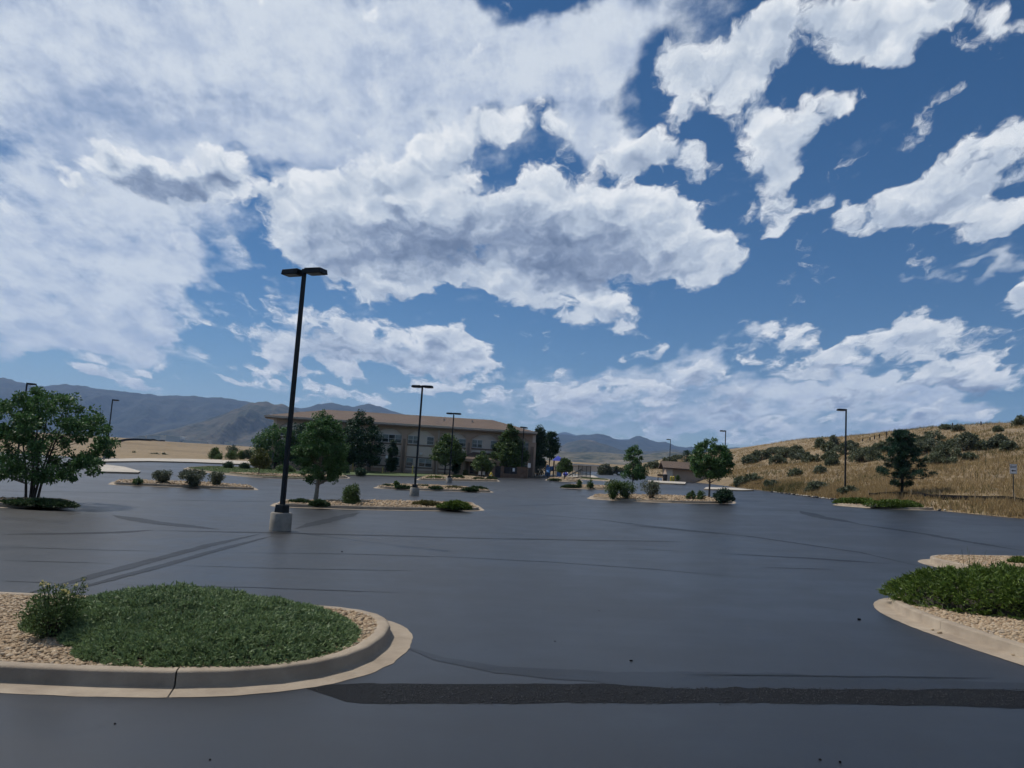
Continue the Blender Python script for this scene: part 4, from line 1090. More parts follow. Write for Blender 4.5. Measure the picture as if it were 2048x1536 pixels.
# field edge, left
px_shrub('round_bush', 'large clipped round bush at the edge of the dry field', 429, 918, 25, 22, Y=125, leaf='leaf_shrub', n=2400, size=0.13, clumps=80, clump_r=0.35)
px_shrub('round_bush', 'small bush in front of the large clipped round bush', 437, 918, 17, 9, Y=122, leaf='leaf_shrub', n=900, size=0.12, clumps=30, clump_r=0.3)
px_shrub('round_bush', 'left bush of the hedge at the field edge', 464, 918.5, 28, 16, Y=124, leaf='leaf_shrub', n=1600, size=0.13, clumps=60, clump_r=0.35)
px_shrub('round_bush', 'yellow-green middle bush of the hedge at the field edge', 481, 917.5, 20, 15, Y=125, leaf='leaf_bright', n=1100, size=0.13, clumps=40, clump_r=0.35)
px_shrub('round_bush', 'right bush of the hedge at the field edge', 496, 917.5, 26, 19, Y=125, leaf='leaf_dark', n=1600, size=0.13, clumps=60, clump_r=0.35)
px_shrub('spreading_juniper', 'spreading dark shrub rising behind the field-edge hedge', 464, 912, 26, 19, Y=128, leaf='leaf_dark', n=1200, size=0.14, clumps=40, prof=VASE)
px_shrub('low_shrub', 'low green shrub behind the multi-stemmed tree', 186, 943, 40, 30, Y=78, leaf='leaf_ash', n=1500, size=0.12, clumps=40)

# ---- junipers: low mats of scaly sprigs
def juniper(name, label, base, outline, hfun, n, leaf, length=0.07, width=0.008, per=3, group=None, cat='juniper', lift=0.12):
    """outline: list of Vectors (world xy); hfun(x, y, d) -> height, d = distance in from the rim, 0..1."""
    root = thing(name, label, cat, (0, 0, 0), 0.0, group)
    c = sum(outline, Vector()) / len(outline)
    ang = [math.atan2(p.y - c.y, p.x - c.x) for p in outline]; rad = [(p - c).length for p in outline]
    order = np.argsort(ang); A = np.array(ang)[order]; R = np.array(rad)[order]
    A = np.concatenate([A[-1:] - 2 * math.pi, A, A[:1] + 2 * math.pi]); R = np.concatenate([R[-1:], R, R[:1]])
    a = rng.uniform(-math.pi, math.pi, n); q = np.sqrt(rng.random(n)) * 1.02
    r = np.interp(a, A, R) * q
    x, y = c.x + np.cos(a) * r, c.y + np.sin(a) * r
    z0 = np.array([lotz(i, j) for i, j in zip(x, y)]) + lift
    h = np.array([hfun(i, j, max(0.0, 1 - k)) for i, j, k in zip(x, y, q)])
    lump = np.array([mnoise.noise(Vector((i * 3.1, j * 3.1, 2.0))) * 0.6 + mnoise.noise(Vector((i * 9.0, j * 9.0, 5.0))) * 0.4 for i, j in zip(x, y)])
    depth = rng.random(n) ** 2.2
    z = z0 + np.maximum(0.01, h * (1 + 0.42 * lump) - depth * 0.10 * (h / (h.max() + 1e-6)))
    out = np.stack([np.cos(a) * (0.35 + 0.9 * q ** 3), np.sin(a) * (0.35 + 0.9 * q ** 3), np.full(n, 0.5)], axis=1)
    sw = np.stack([[mnoise.noise(Vector((i * 4.5, j * 4.5, 31.0))) for i, j in zip(x, y)], [mnoise.noise(Vector((i * 4.5, j * 4.5, 47.0))) for i, j in zip(x, y)], np.zeros(n)], axis=1)
    P = np.stack([x, y, z], axis=1); parts = []
    main = unit(out + sw * 2.2 + rng.normal(0, 0.4, (n, 3)))
    keep = rng.random(n) < np.clip(0.75 + lump * 1.3, 0.12, 1.0)
    P, main = P[keep], main[keep]; n = len(P)
    for k in range(per):                                # a feathery twig: short scales along a stem
        D = unit(main + rng.normal(0, 0.6, (n, 3)))
        parts.append(blade_tris(P + main * (length * 0.8 * k / per), D, length * 0.6, width))
    V, F = joined(parts)
    link('foliage', mesh_np('foliage', V, F, M[leaf]), root)
    # dark core sheet, not real stems: the plant's inner shade put into colour
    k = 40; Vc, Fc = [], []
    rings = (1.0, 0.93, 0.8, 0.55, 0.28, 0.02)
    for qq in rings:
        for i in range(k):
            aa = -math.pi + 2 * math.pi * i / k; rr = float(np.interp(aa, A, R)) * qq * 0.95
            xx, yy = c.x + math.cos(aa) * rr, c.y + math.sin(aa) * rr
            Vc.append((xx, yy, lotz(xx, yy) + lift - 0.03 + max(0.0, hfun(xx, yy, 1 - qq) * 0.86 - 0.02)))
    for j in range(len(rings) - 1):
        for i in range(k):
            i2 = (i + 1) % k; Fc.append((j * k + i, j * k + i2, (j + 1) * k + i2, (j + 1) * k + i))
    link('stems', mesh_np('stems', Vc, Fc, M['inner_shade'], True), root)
    return root
def near_h(x, y, d):
    rim = 1 - (1 - min(1, d * 3.2)) ** 2
    big = 0.15 * math.exp(-(((x + 4.35) / 1.1) ** 2 + ((y - 10.3) / 1.2) ** 2)) + 0.05 * math.exp(-(((x + 2.7) / 0.8) ** 2 + ((y - 9.2) / 1.2) ** 2))
    return 0.03 + rim * (0.10 + big)
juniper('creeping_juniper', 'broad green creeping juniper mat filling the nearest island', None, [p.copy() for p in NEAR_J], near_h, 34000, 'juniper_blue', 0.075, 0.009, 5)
def hedge_h(x, y, d):
    return 0.42 * min(1.0, (d * 3.0)) ** 0.45 + 0.05
juniper('juniper_hedge', 'thick bright green juniper hedge on the right near island', None, [Vector(p + (0,)) for p in ((7.15, 13.3), (7.2, 14.6), (8.3, 15.2), (10.5, 15.2), (12.6, 15.0), (12.6, 13.2), (11.0, 12.45), (9.2, 12.25), (8.0, 12.45))], hedge_h, 17000, 'juniper_green', 0.13, 0.014, 5)
def mat_px(label, px, py, w, h, leaf='juniper_dark', n=1300, name='low_juniper', group=None, depth=1.0, lift=0.13):
    b = spot(px, py, lambda x, y: lotz(x, y) + lift); k = b.y / FPX; W, H = w * k, max(0.04, h * k - 0.13); D = W * 0.5 * depth
    c = Vector((b.x, b.y + D * 0.45, 0)); pts = [c + Vector((math.cos(t) * W / 2 * (1 + 0.15 * math.sin(3 * t + px)), math.sin(t) * D / 2 * (1 + 0.15 * math.cos(2 * t + px)), 0)) for t in np.linspace(0, 2 * math.pi, 18, endpoint=False)]
    return juniper(name, label, None, pts, lambda x, y, d: H * min(1.0, d * 2.4) ** 0.6 * 0.95 + 0.02, n, leaf, 0.10 + 0.0016 * b.y, 0.010 + 0.0004 * b.y, 3, group, lift=lift)
mat_px('dark low juniper mound under the multi-stemmed tree', 66, 1011, 140, 13, n=5000, leaf='juniper_dark')
mat_px('flat juniper mound left of the tree on the long gravel island', 598, 1007, 44, 9, n=1800)
mat_px('dark juniper mound in front of the tree on the long gravel island', 638, 1012.5, 33, 13, n=1800)
mat_px('brownish low juniper toward the right end of the long island', 851, 1012.5, 54, 11, n=2200, leaf='weed')
mat_px('green juniper mound at the right end of the long gravel island', 908, 1018, 62, 16, n=3000, leaf='juniper_green')
mat_px('leftmost flat juniper behind the second lamp', 774, 973, 22, 4, n=700)
mat_px('flat juniper beside the small bright shrub behind the second lamp', 806, 976.8, 32, 6, n=1000)
mat_px('thin juniper strip just behind the second lamp pole', 846, 973.5, 22, 3, n=500)
mat_px('low juniper right of the second lamp on its gravel island', 872, 978.5, 24, 6, n=900)
mat_px('brownish juniper mat in the right half of the second lamp island', 908, 977.5, 36, 5, n=1000, leaf='weed')
mat_px('front dark juniper near the right end of the second lamp island', 940, 981.3, 30, 6, n=1000)
mat_px('rear dark juniper at the right end of the second lamp island', 955, 979.8, 34, 7, n=1000)
mat_px('green ground cover left of the third lamp', 870, 957.5, 34, 5, n=900, leaf='juniper_green')
mat_px('dark low juniper right of the third lamp', 916, 957, 26, 6, n=900)
mat_px('dark ground cover under the small round tree by the entrance', 958, 959.5, 24, 4, n=700)
mat_px('low dark planting at the right end of the entrance island', 982, 959.8, 18, 6, n=700)
mat_px('flat juniper at the left end of the short centre-right island', 1142, 975.8, 32, 6, n=1000)
mat_px('low ground cover on the small island before the playground', 1110, 961.2, 26, 3, n=500)
mat_px('left long juniper on the kerbed bed at the hill foot', 1722, 1009, 86, 12, n=3600, leaf='juniper_green')
mat_px('right long juniper on the kerbed bed at the hill foot', 1802, 1015, 116, 14, n=4200, leaf='juniper_green', depth=0.7)
mat_px('small green juniper on the gravel island at the right edge', 2046, 1128, 36, 14, n=2200, leaf='juniper_green')
# potentilla with yellow flowers on the near island
def potentilla():
    b = spot(103, 1276, lambda x, y: lotz(x, y) + 0.13)
    root = shrub('flowering_shrub', 'loose upright shrub with small yellow flowers on the near island', tuple(b), 0.78, 0.46, 'leaf_shrub', 2600, 0.03, VASE, 0.13, 70, stems=10, aspect=0.4)
    P = np.array([(random.uniform(-0.15, 0.26), random.uniform(-0.2, 0.2), random.uniform(0.46, 0.62)) for _ in range(14)])
    mb = MB()
    for p in P: mb.tube([(p[0] * 0.5, p[1] * 0.5, 0.25), (p[0] * 0.8, p[1] * 0.8, 0.5), tuple(p)], [0.005, 0.004, 0.002], 4, False)
    mb.build('flower_stalks', M['bark_dark'], root)
    PP = np.repeat(P, 7, axis=0) + rng.normal(0, 0.008, (len(P) * 7, 3)); V, F = leaf_quads(PP, 0.03, 0.8)
    link('flowers', mesh_np('flowers', V, F, M['flower_yellow']), root)['kind'] = 'stuff'
    n = 1500; PP = np.repeat(P, n // len(P), axis=0); t = rng.random((len(PP), 1)) ** 0.5
    PP = PP * np.concatenate([0.5 + 0.5 * t, 0.5 + 0.5 * t, 0.3 + 0.7 * t], axis=1) + rng.normal(0, 0.02, PP.shape); V, F = leaf_quads(PP, 0.03, 0.4)
    link('upper_leaves', mesh_np('upper_leaves', V, F, M['leaf_shrub']), root)
potentilla()
def grass_stalks(px, py, n, h, label, Y=None):
    b = spot(px, py, lambda x, y: lotz(x, y) + 0.13)
    root_p = np.repeat(np.array([[0, 0, 0.0]]), n, axis=0) + rng.normal(0, 0.16, (n, 3)) * np.array([1, 1, 0])
    mb = MB()
    for p in root_p:
        e = Vector(p) + Vector((random.gauss(0, 0.16), random.gauss(0, 0.16), h * random.uniform(0.6, 1.1))); m_ = Vector(p).lerp(e, 0.5) + Vector((0, 0, h * 0.12))
        mb.tube([p, m_, e], [0.006, 0.005, 0.002], 4, False)
    o = mb.build('grass_stalks', M['leaf_olive']); o.location = b
    tag(o, label, 'grass')
grass_stalks(1945, 1198, 20, 0.85, 'thin grass stalks standing out of the bright juniper hedge')
grass_stalks(2042, 1205, 14, 0.7, 'pale grass tuft at the right edge beside the juniper hedge')

# ---- pine on the bank, small conifer behind the hut
def pine(label, base, h, w, shape, n_leaf, tuft=0.3):
    root = thing('pine_tree', label, 'tree', base)
    mb = MB(); mb.tube([(0, 0, -0.3), (0.06, 0, h * 0.3), (-0.02, 0, h * 0.65), (0.02, 0, h * 0.97)], [0.13, 0.10, 0.055, 0.015], 9)
    mb.build('trunk', M['bark_dark'], root, smooth=True)
    bb = MB(); C = []
    for hz, reach, cnt, az0 in shape:
        for i in range(cnt):
            a = az0 + 2 * math.pi * i / cnt + random.uniform(-0.3, 0.3); L = reach * w / 2 * random.uniform(0.5, 1.12)
            p0 = Vector((0, 0, hz * h)); p1 = Vector((math.cos(a) * L * 0.6, math.sin(a) * L * 0.6, hz * h + 0.02 * L)); p2 = Vector((math.cos(a) * L, math.sin(a) * L, hz * h + 0.18 * L))
            bb.tube([p0, p1, p2], [0.035, 0.025, 0.01], 5, False)
            for t in (0.45, 0.7, 0.88, 1.0): C.append(p0.lerp(p1, t) if t < 0.5 else p1.lerp(p2, (t - 0.5) * 2) + Vector((random.gauss(0, 0.07), random.gauss(0, 0.07), 0.06)))
    for k in range(5): C.append(Vector((random.gauss(0, 0.05), random.gauss(0, 0.05), h * (0.9 + 0.02 * k))))
    bb.build('branches', M['bark_dark'], root)
    C = np.array([tuple(c) for c in C]); idx = rng.integers(0, len(C), n_leaf)
    dv = unit(rng.normal(size=(n_leaf, 3))); P = C[idx] + dv * tuft * (rng.random((n_leaf, 1)) ** 0.6) * np.array([1, 1, 0.7])
    V, F = blade_tris(P, unit(dv + np.array([0, 0, 0.5])), 0.17, 0.024)
    link('needles', mesh_np('needles', V, F, M['needle']), root)
    return root
_pb = spot(1803, 992, hillz); _k = _pb.y / FPX
pine('dark pine with an uneven crown on the bank behind the low black fence', tuple(_pb), 130 * _k, 98 * _k,
     [(0.16, 0.55, 4, 0.4), (0.27, 1.25, 4, math.pi), (0.33, 0.9, 6, 0.1), (0.42, 0.72, 6, 0.5), (0.50, 0.80, 6, 0.9), (0.58, 0.72, 6, 0.2), (0.66, 0.66, 6, 0.7), (0.74, 0.58, 6, 0.4), (0.82, 0.46, 5, 0.1), (0.89, 0.32, 5, 0.8), (0.95, 0.18, 4, 0.3)], 24000, 0.25)
_pb = at(1373, 940, 128)
pine('small dark conifer on the slope behind the hut', tuple(_pb), 38 * 128 / FPX, 26 * 128 / FPX, [(0.2, 0.9, 5, 0), (0.35, 1.0, 6, .5), (0.5, 0.95, 6, .2), (0.65, 0.8, 5, .9), (0.8, 0.6, 5, .3), (0.92, 0.35, 4, 0)], 3500, 0.35)

# ---- scrub of the hillside
HILL_BUSHES = [(1500, 925, 26, 14), (1522, 917, 30, 16), (1550, 906, 30, 12), (1556, 926, 28, 14), (1572, 913, 34, 18), (1592, 905, 22, 14), (1600, 916, 30, 14), (1620, 922, 30, 15), (1640, 893, 16, 16), (1660, 899, 26, 14), (1668, 888, 14, 16), (1660, 917, 24, 14), (1665, 929, 22, 16), (1690, 905, 40, 18), (1700, 893, 24, 10), (1725, 921, 40, 24), (1742, 912, 30, 18), (1765, 903, 32, 18), (1790, 898, 30, 20), (1832, 905, 46, 22), (1850, 888, 30, 16), (1868, 881, 34, 18), (1862, 899, 42, 20), (1890, 912, 44, 20), (1880, 925, 52, 20), (1905, 896, 28, 16), (1930, 896, 36, 28), (1945, 888, 20, 20), (1938, 918, 22, 10), (1970, 896, 26, 14), (2000, 890, 28, 20), (2020, 898, 24, 14), (2044, 849, 26, 16), (1996, 862, 14, 8), (1915, 861, 18, 9), (1890, 857, 20, 7), (1625, 981, 20, 14), (1700, 985, 30, 10), (1640, 975, 26, 9), (1505, 962, 30, 12), (1485, 968, 24, 12), (1590, 950, 20, 12), (1640, 945, 18, 12), (1545, 971, 26, 8), (1340, 925, 26, 10), (1310, 935, 28, 12), (1210, 946, 26, 16), (1232, 945, 24, 10), (1275, 936, 30, 10), (1355, 918, 20, 8)]
ORD = ('first', 'second', 'third', 'fourth', 'fifth', 'sixth', 'seventh', 'eighth', 'ninth', 'tenth', 'eleventh', 'twelfth')
def bush_labels(items):
    zones = ((1290, 'beyond the lot exit'), (1400, 'behind the hut'), (1560, 'at the far left'), (1682, 'left of the lamp post'), (1760, 'right of the lamp post'), (1850, 'behind the pine'), (1960, 'between pine and EXIT sign'), (9999, 'above the EXIT sign'))
    def key(b):
        z = next(n for lim, n in zones if b[0] < lim)
        return z, ('near the hill crest' if b[1] < 889 else 'on the upper slope' if b[1] < 904 else 'on the middle slope' if b[1] < 932 else 'near the hill foot')
    out = []
    for b in items:
        same = sorted([c for c in items if key(c) == key(b)]); z, lv = key(b)
        size = 'wide' if b[2] >= 32 else 'small' if b[2] < 20 else 'grey-green'
        out.append(f'{size} scrub bush {lv} {z}' + (f', {ORD[same.index(b)]} from left' if len(same) > 1 else ''))
    return out
def hill_bushes():
    labels = bush_labels(HILL_BUSHES)
    protos = []
    for v, lf in enumerate(('leaf_sage', 'leaf_sage', 'leaf_grey', 'leaf_sage')):
        protos.append(lf)
    for i, (px, py, w, h) in enumerate(HILL_BUSHES):
        b = spot(px, py + h * 0.2, lambda x, y: max(hillz(x, y) if x > edge_x(y) - 1 else -9, lotz(x, y)), 330)
        if b is None: b = at(px, py, 190)
        k = b.y / FPX; lf = protos[(i * 7) % 4]
        shrub('hill_bush', labels[i], tuple(b), w * k * 1.45, h * k * 1.2, lf, 1300 if w > 20 else 700, 0.10 + b.y * 0.0011, DOME, None, 34, 'bush', 'scrub bushes on the hillside')
hill_bushes()
def field_bushes():
    items = sorted(((230, 914, 26, 8), (258, 915, 22, 8), (268, 914, 26, 10), (310, 914, 22, 8), (325, 914, 24, 8), (354, 895.5, 4, 3), (371, 897, 8, 5), (380, 898, 3, 3), (386, 898.5, 3, 3), (220, 913, 16, 7), (290, 915, 14, 5)))
    near_n = far_n = 0
    for px, py, w, h in items:
        Y = 140 if py > 910 else 420
        b = at(px, py + 2, Y); b.z = min(b.z, plain(b.x, b.y) + 0.2); k = Y / FPX
        shrub('field_bush', ('grey scrub bush at the near field edge, %s from the left' % ORD[near_n]) if Y < 200 else ('tiny dark bush far out on the dry field, %s from the left' % ORD[far_n]), tuple(b), w * k, h * k * 1.2, 'leaf_grey' if Y < 200 else 'leaf_dark', 500, 0.2 if Y < 200 else 0.4, DOME, None, 20, 'bush', 'scrub bushes along the near field edge' if Y < 200 else 'far bushes on the dry field')
        if Y < 200: near_n += 1
        else: far_n += 1
field_bushes()
def tall_weeds():
    """Dead stalks standing above the hillside grass."""
    for i in range(26):
        px = random.choice((1780, 1850, 1900, 1930, 1950, 1985, 2005, 2030, 1620, 1700)) + random.uniform(-30, 30); py = random.uniform(925, 975)
        b = spot(px, py, hillz, 200)
        if b is None: continue
        mb = MB(); h = random.uniform(0.7, 1.3)
        mb.tube([(0, 0, 0), (random.gauss(0, .05), 0, h * 0.5), (random.gauss(0, .1), 0, h)], [0.02, 0.016, 0.008], 4)
        for _ in range(5):
            z = h * random.uniform(0.35, 0.9); d = random.uniform(-1, 1); mb.tube([(0, 0, z), (d * 0.2, random.uniform(-.1, .1), z + 0.22)], [0.014, 0.006], 4)
        o = mb.build('weed_stalk', M['weed']); o.location = b
        tag(o, 'dead branching weed stalk standing in the hillside grass', 'weed', 'dead weed stalks on the hillside')
tall_weeds()

# ------------------------------------------------------------------ lamps
def lamp(label, base, top_z, heads, rz=0.0, pier=(0.33, 0.55), pole_w=0.125):
    """Square pole on a round concrete pier; heads: list of azimuth signs (-1 left, 1 right)."""
    b = Vector(base); h = top_z - b.z
    root = thing('parking_lamp', label, 'lamp post', tuple(b), rz, 'parking lot lamps')
    pr, ph = pier
    p = MB().lathe((0, 0, 0), [(pr, -0.3), (pr, ph - 0.04), (pr - 0.03, ph)], 28).build('concrete_pier', M['concrete_pier'], root, smooth=True)
    MB().box((0, 0, ph + 0.12), (0.32, 0.32, 0.24), 0, 0.92).build('base_cover', M['lamp_paint'], root, bevel=0.01)
    MB().box((0, 0, (ph + h) / 2), (pole_w, pole_w, h - ph), 0, 0.86).build('pole', M['lamp_paint'], root, bevel=0.008)
    for s_ in heads:
        hd = MB()
        x0, x1 = s_ * 0.14, s_ * 0.78; zb, zt = h - 0.13, h + 0.06
        lo = [(x0, -0.20, zb), (x1, -0.20, zb), (x1, 0.20, zb), (x0, 0.20, zb)]; hi = [(x0, -0.20, zt - 0.02), (x1 - s_ * 0.03, -0.19, zt - 0.03), (x1 - s_ * 0.03, 0.19, zt - 0.03), (x0, 0.20, zt - 0.02)]
        hd.add(lo + hi, [(3, 2, 1, 0), (4, 5, 6, 7), (0, 1, 5, 4), (1, 2, 6, 5), (2, 3, 7, 6), (3, 0, 4, 7)])
        ho = hd.build('lamp_head', M['lamp_paint'], root, bevel=0.012)
        MB().box((s_ * 0.46, 0, zb - 0.003), (0.50, 0.32, 0.02)).build('lens', M['lens'], ho)
        MB().box((s_ * 0.11, 0, h - 0.035), (0.14, 0.06, 0.09)).build('arm', M['lamp_paint'], ho)
    MB().box((0, 0, h + 0.02), (pole_w * 0.95, pole_w * 0.95, 0.05)).build('pole_cap', M['lamp_paint'], root)
    return root
def px_lamp(label, px, py, ptop, heads, Y=None, rz=0.0, **kw):
    b = spot(px, py) if Y is None else at(px, py, Y)
    d = ray(px + (py - ptop) * 0.085, ptop); top = CAM + d * (b.y / d.y)
    return lamp(label, b, top.z, heads, rz, **kw)
px_lamp('nearest two-headed dark lamp post on a round concrete pier', 560, 1061, 541, (-1, 1), rz=math.radians(-24))
px_lamp('second two-headed lamp post, in front of the building facade', 828.5, 991, 772, (-1, 1), rz=math.radians(-16))
px_lamp('third two-headed lamp post, on the island by the entrance', 898, 966, 826.5, (-1, 1), rz=math.radians(-14))
px_lamp('lamp post in front of the brick enclosure', 1042, 953, 854.5, (-1, 1), Y=104, rz=math.radians(62), pier=(0.3, 1.0))
px_lamp('single-headed lamp post at the foot of the right hill', 1690, 984, 820, (-1,), Y=67, pier=(0.3, 0.2))
px_lamp('single-headed lamp post behind the full round tree', 1448, 970, 862, (-1,), Y=106, pier=(0.3, 0.5))
px_lamp('farthest single-headed lamp post, above the hut roof', 1338, 955, 879, (-1,), Y=150, pier=(0.3, 0.5))
px_lamp('lone single-headed lamp post before the dry field on the left', 211, 918, 799, (1,), pier=(0.33, 0.55))
px_lamp('lamp post rising behind the multi-stemmed left tree', 30, 948, 766, (1,), Y=70, pier=(0.33, 0.55))

# ------------------------------------------------------------------ exit sign
noisy('sign_white', c4(0.74, 0.75, 0.76), c4(0.82, 0.82, 0.82), 4.0, 0.4)
noisy('sign_black', c4(0.012, 0.012, 0.014), c4(0.02, 0.02, 0.022), 4.0, 0.5)
noisy('post_steel', c4(0.035, 0.04, 0.035), c4(0.07, 0.075, 0.07), 8.0, 0.5, metal=0.3)
def text_mesh(s, size):
    cu = bpy.data.curves.new('lettering', 'FONT'); cu.body = s; cu.size = size; cu.align_x = 'CENTER'; cu.align_y = 'CENTER'; cu.extrude = 0.002; cu.offset = 0.004
    o = bpy.data.objects.new('tmp_text', cu); COL.objects.link(o)
    me = bpy.data.meshes.new_from_object(o.evaluated_get(bpy.context.evaluated_depsgraph_get()))
    bpy.data.objects.remove(o); return me
def exit_sign():
    b = spot(2027, 1001, hillz); k = b.y / FPX
    root = thing('exit_sign', 'white EXIT sign with a black left arrow on a thin post', 'sign', tuple(b), math.radians(-6))
    top = 72 * k; w, h = 13.6 * k, 19.2 * k
    MB().box((0, 0, top * 0.5 - 0.15), (0.05, 0.04, top + 0.2)).build('post', M['post_steel'], root)
    p = MB().box((0, -0.035, top - h / 2), (w, 0.012, h)).build('panel', M['sign_white'], root, bevel=0.004)
    bd = MB(); zc = top - h / 2; e = 0.012
    for sx in (-1, 1): bd.box((sx * (w / 2 - 0.022), -0.0435, zc), (e, 0.003, h - 0.04))
    for sz in (-1, 1): bd.box((0, -0.0435, zc + sz * (h / 2 - 0.022)), (w - 0.056, 0.003, e))
    bd.build('border', M['sign_black'], p)
    me = text_mesh('EXIT', h * 0.30); me.materials.append(M['sign_black'])
    t = link('lettering', me, p); t.rotation_euler = (math.pi / 2, 0, 0); t.location = (0, -0.044, top - h * 0.30); t.scale = (0.92, 1.15, 1)
    ar = MB(); z = top - h * 0.68; a = w * 0.33
    ar.prism([(-a, z), (-a * 0.2, z + a * 0.55), (-a * 0.2, z + a * 0.2), (a, z + a * 0.2), (a, z - a * 0.2), (-a * 0.2, z - a * 0.2), (-a * 0.2, z - a * 0.55)], -0.046, -0.0425)
    ar.build('arrow', M['sign_black'], p)
exit_sign()

# ------------------------------------------------------------------ silt fence, stakes, edge stones
noisy('silt_cloth', c4(0.006, 0.006, 0.007), c4(0.014, 0.014, 0.015), 5.0, 0.9, spec=0.05)
noisy('stake_wood', c4(0.30, 0.23, 0.14), c4(0.46, 0.37, 0.25), 12.0, 0.85)
def silt_fence(label, px_list, height, zf, stakes=True, far=330, sag=0.08):
    P = [spot(px, py, zf, far) for px, py in px_list]; P = [p for p in P if p is not None]
    root = thing('silt_fence', label, 'fence', tuple(P[0])); o0 = P[0]
    V, F = [], []; pts = []
    for a, b in zip(P, P[1:]):
        n = max(2, int((b - a).length / 0.8)); pts += [a.lerp(b, i / n) for i in range(n)]
    pts.append(P[-1])
    for i, p in enumerate(pts):
        z = zf(p.x, p.y); h = height * (1 + 0.25 * mnoise.noise(Vector((i * 0.7, 1, 1)))) - sag * abs(math.sin(i * 0.9)); wob = 0.08 * mnoise.noise(Vector((i * 0.6, 4, 4)))
        for zz, t in ((z - 0.1, 0.0), (z + h, 0.0), (z + h, 0.012), (z - 0.1, 0.012)): V.append((p.x - o0.x, p.y - o0.y + t + wob, zz - o0.z))
    for i in range(len(pts) - 1):
        for j in range(4): F.append((4 * i + j, 4 * i + 4 + j, 4 * i + 4 + (j + 1) % 4, 4 * i + (j + 1) % 4))
    link('cloth', mesh_np('cloth', V, F, M['silt_cloth']), root)
    if stakes:
        for i in range(0, len(pts), 3):
            p = pts[i]; z = zf(p.x, p.y)
            s_ = MB().box((0, 0, height * 0.7), (0.045, 0.045, height * 1.6)).build('stake', M['stake_wood'], root); s_.location = (p.x - o0.x, p.y - o0.y - 0.05, z - o0.z); s_.rotation_euler = (random.gauss(0, 0.05), random.gauss(0, 0.06), 0)
silt_fence('low black silt fence left of the right lamp post on the bank', [(1632, 981), (1660, 983), (1685, 985), (1704, 990)], 0.20, hillz)
silt_fence('long low black silt fence with wooden stakes before the pine and sign', [(1737, 996), (1760, 994), (1785, 993), (1841, 996), (1898, 1001), (1950, 1002), (2008, 1004), (2052, 1009), (2120, 1018)], 0.42, hillz)
silt_fence('short black silt fence piece far left on the bank', [(1508, 971.5), (1525, 969.5), (1542, 968)], 0.30, hillz)
silt_fence('long thin black fence winding across the dry field on the left', [(188, 886), (215, 884.5), (240, 883.5), (252, 881), (275, 880.5), (300, 881.5), (330, 882.5), (352, 883.2), (385, 882.2), (432, 886)], 1.1, plain, False, 1500)
noisy('edge_rock', c4(0.05, 0.05, 0.05), c4(0.12, 0.115, 0.11), 3.0, 0.9)
noisy('edge_rock_pale', c4(0.55, 0.50, 0.40), c4(0.75, 0.71, 0.62), 6.0, 0.85)
def edge_stones():
    V, F = stones(np.array([[0, 0, 0.0]]), 0.13); me_d = mesh_np('edge_stone', V, F, M['edge_rock'], True)
    V, F = stones(np.array([[0, 0, 0.0]]), 0.12); me_p = mesh_np('edge_stone', V, F, M['edge_rock_pale'], True)
    for a, b, n in (((1543, 984.5), (1690, 1002.5), 30), ((1880, 1021.5), (1925, 1024), 5), ((1927, 1023.5), (1965, 1027.5), 5), ((1978, 1028), (2018, 1031), 5), ((2036, 1033.5), (2062, 1036), 3)):
        for i in range(n):
            t = (i + random.uniform(-0.2, 0.2)) / max(1, n - 1); px, py = a[0] + (b[0] - a[0]) * t, a[1] + (b[1] - a[1]) * t
            p = spot(px, py); pale = random.random() < 0.62; o = link('edge_stone', me_p if pale else me_d, None, (p.x, p.y, p.z + 0.06)); o.rotation_euler = (random.uniform(-.4, .4), random.uniform(-.4, .4), random.uniform(0, 6)); s_ = random.uniform(0.8, 1.3) * (1.35 if px > 1850 else 1.35); o.scale = (s_, s_, s_)
            tag(o, ('small pale stone' if pale else 'small dark stone') + (' in the row along the asphalt edge left of the kerbed juniper bed' if px < 1700 else ' in the row along the asphalt edge right of the kerbed juniper bed'), 'stone', ('pale' if pale else 'dark') + (' stones left of the juniper bed' if px < 1700 else ' stones right of the juniper bed'))
edge_stones()
def gutter_pebbles():
    for px, py, s_, lab in ((1865, 1262, 0.035, 'small round pebble lying in the gutter of the right near island'), (1879, 1268, 0.042, 'dark pinkish pebble lying in the gutter of the right near island'), (2026, 1313, 0.035, 'small stone in the gutter at the right edge')):
        p = spot(px, py); V, F = stones(np.array([[0, 0, 0.02]]), s_); tag(link('pebble', mesh_np('pebble', V, F, M['pebble'], True), None, p), lab, 'pebble')
gutter_pebbles()

# ------------------------------------------------------------------ the school building
noisy('stucco_pale', c4(0.60, 0.52, 0.44), c4(0.68, 0.60, 0.51), 0.7, 0.9, 6.0)
noisy('stucco_tan', c4(0.40, 0.29, 0.215), c4(0.48, 0.36, 0.27), 0.7, 0.9, 6.0)
noisy('stucco_band', c4(0.19, 0.14, 0.105), c4(0.24, 0.18, 0.14), 0.9, 0.9, 6.0)
def shingles():
    m, nt, b, out = new_mat('shingle')
    p = opos(nt); n = fbm(nt, p, 5.0, 6.0, 0.7); n2 = fbm(nt, p, 0.35, 4.0, 0.5)
    nt.links.new(ramp(nt, n * 0.6 + n2 * 0.4, [(0.35, c4(0.082, 0.056, 0.042)), (0.65, c4(0.135, 0.096, 0.073))]), b.inputs['Base Color']); b.inputs['Roughness'].default_value = 0.9
shingles()
noisy('fascia', c4(0.44, 0.38, 0.32), c4(0.50, 0.44, 0.37), 1.0, 0.7)
noisy('frame_white', c4(0.60, 0.60, 0.58), c4(0.68, 0.68, 0.66), 2.0, 0.5)
noisy('brick_brown', c4(0.13, 0.085, 0.06), c4(0.22, 0.145, 0.10), 4.0, 0.9)
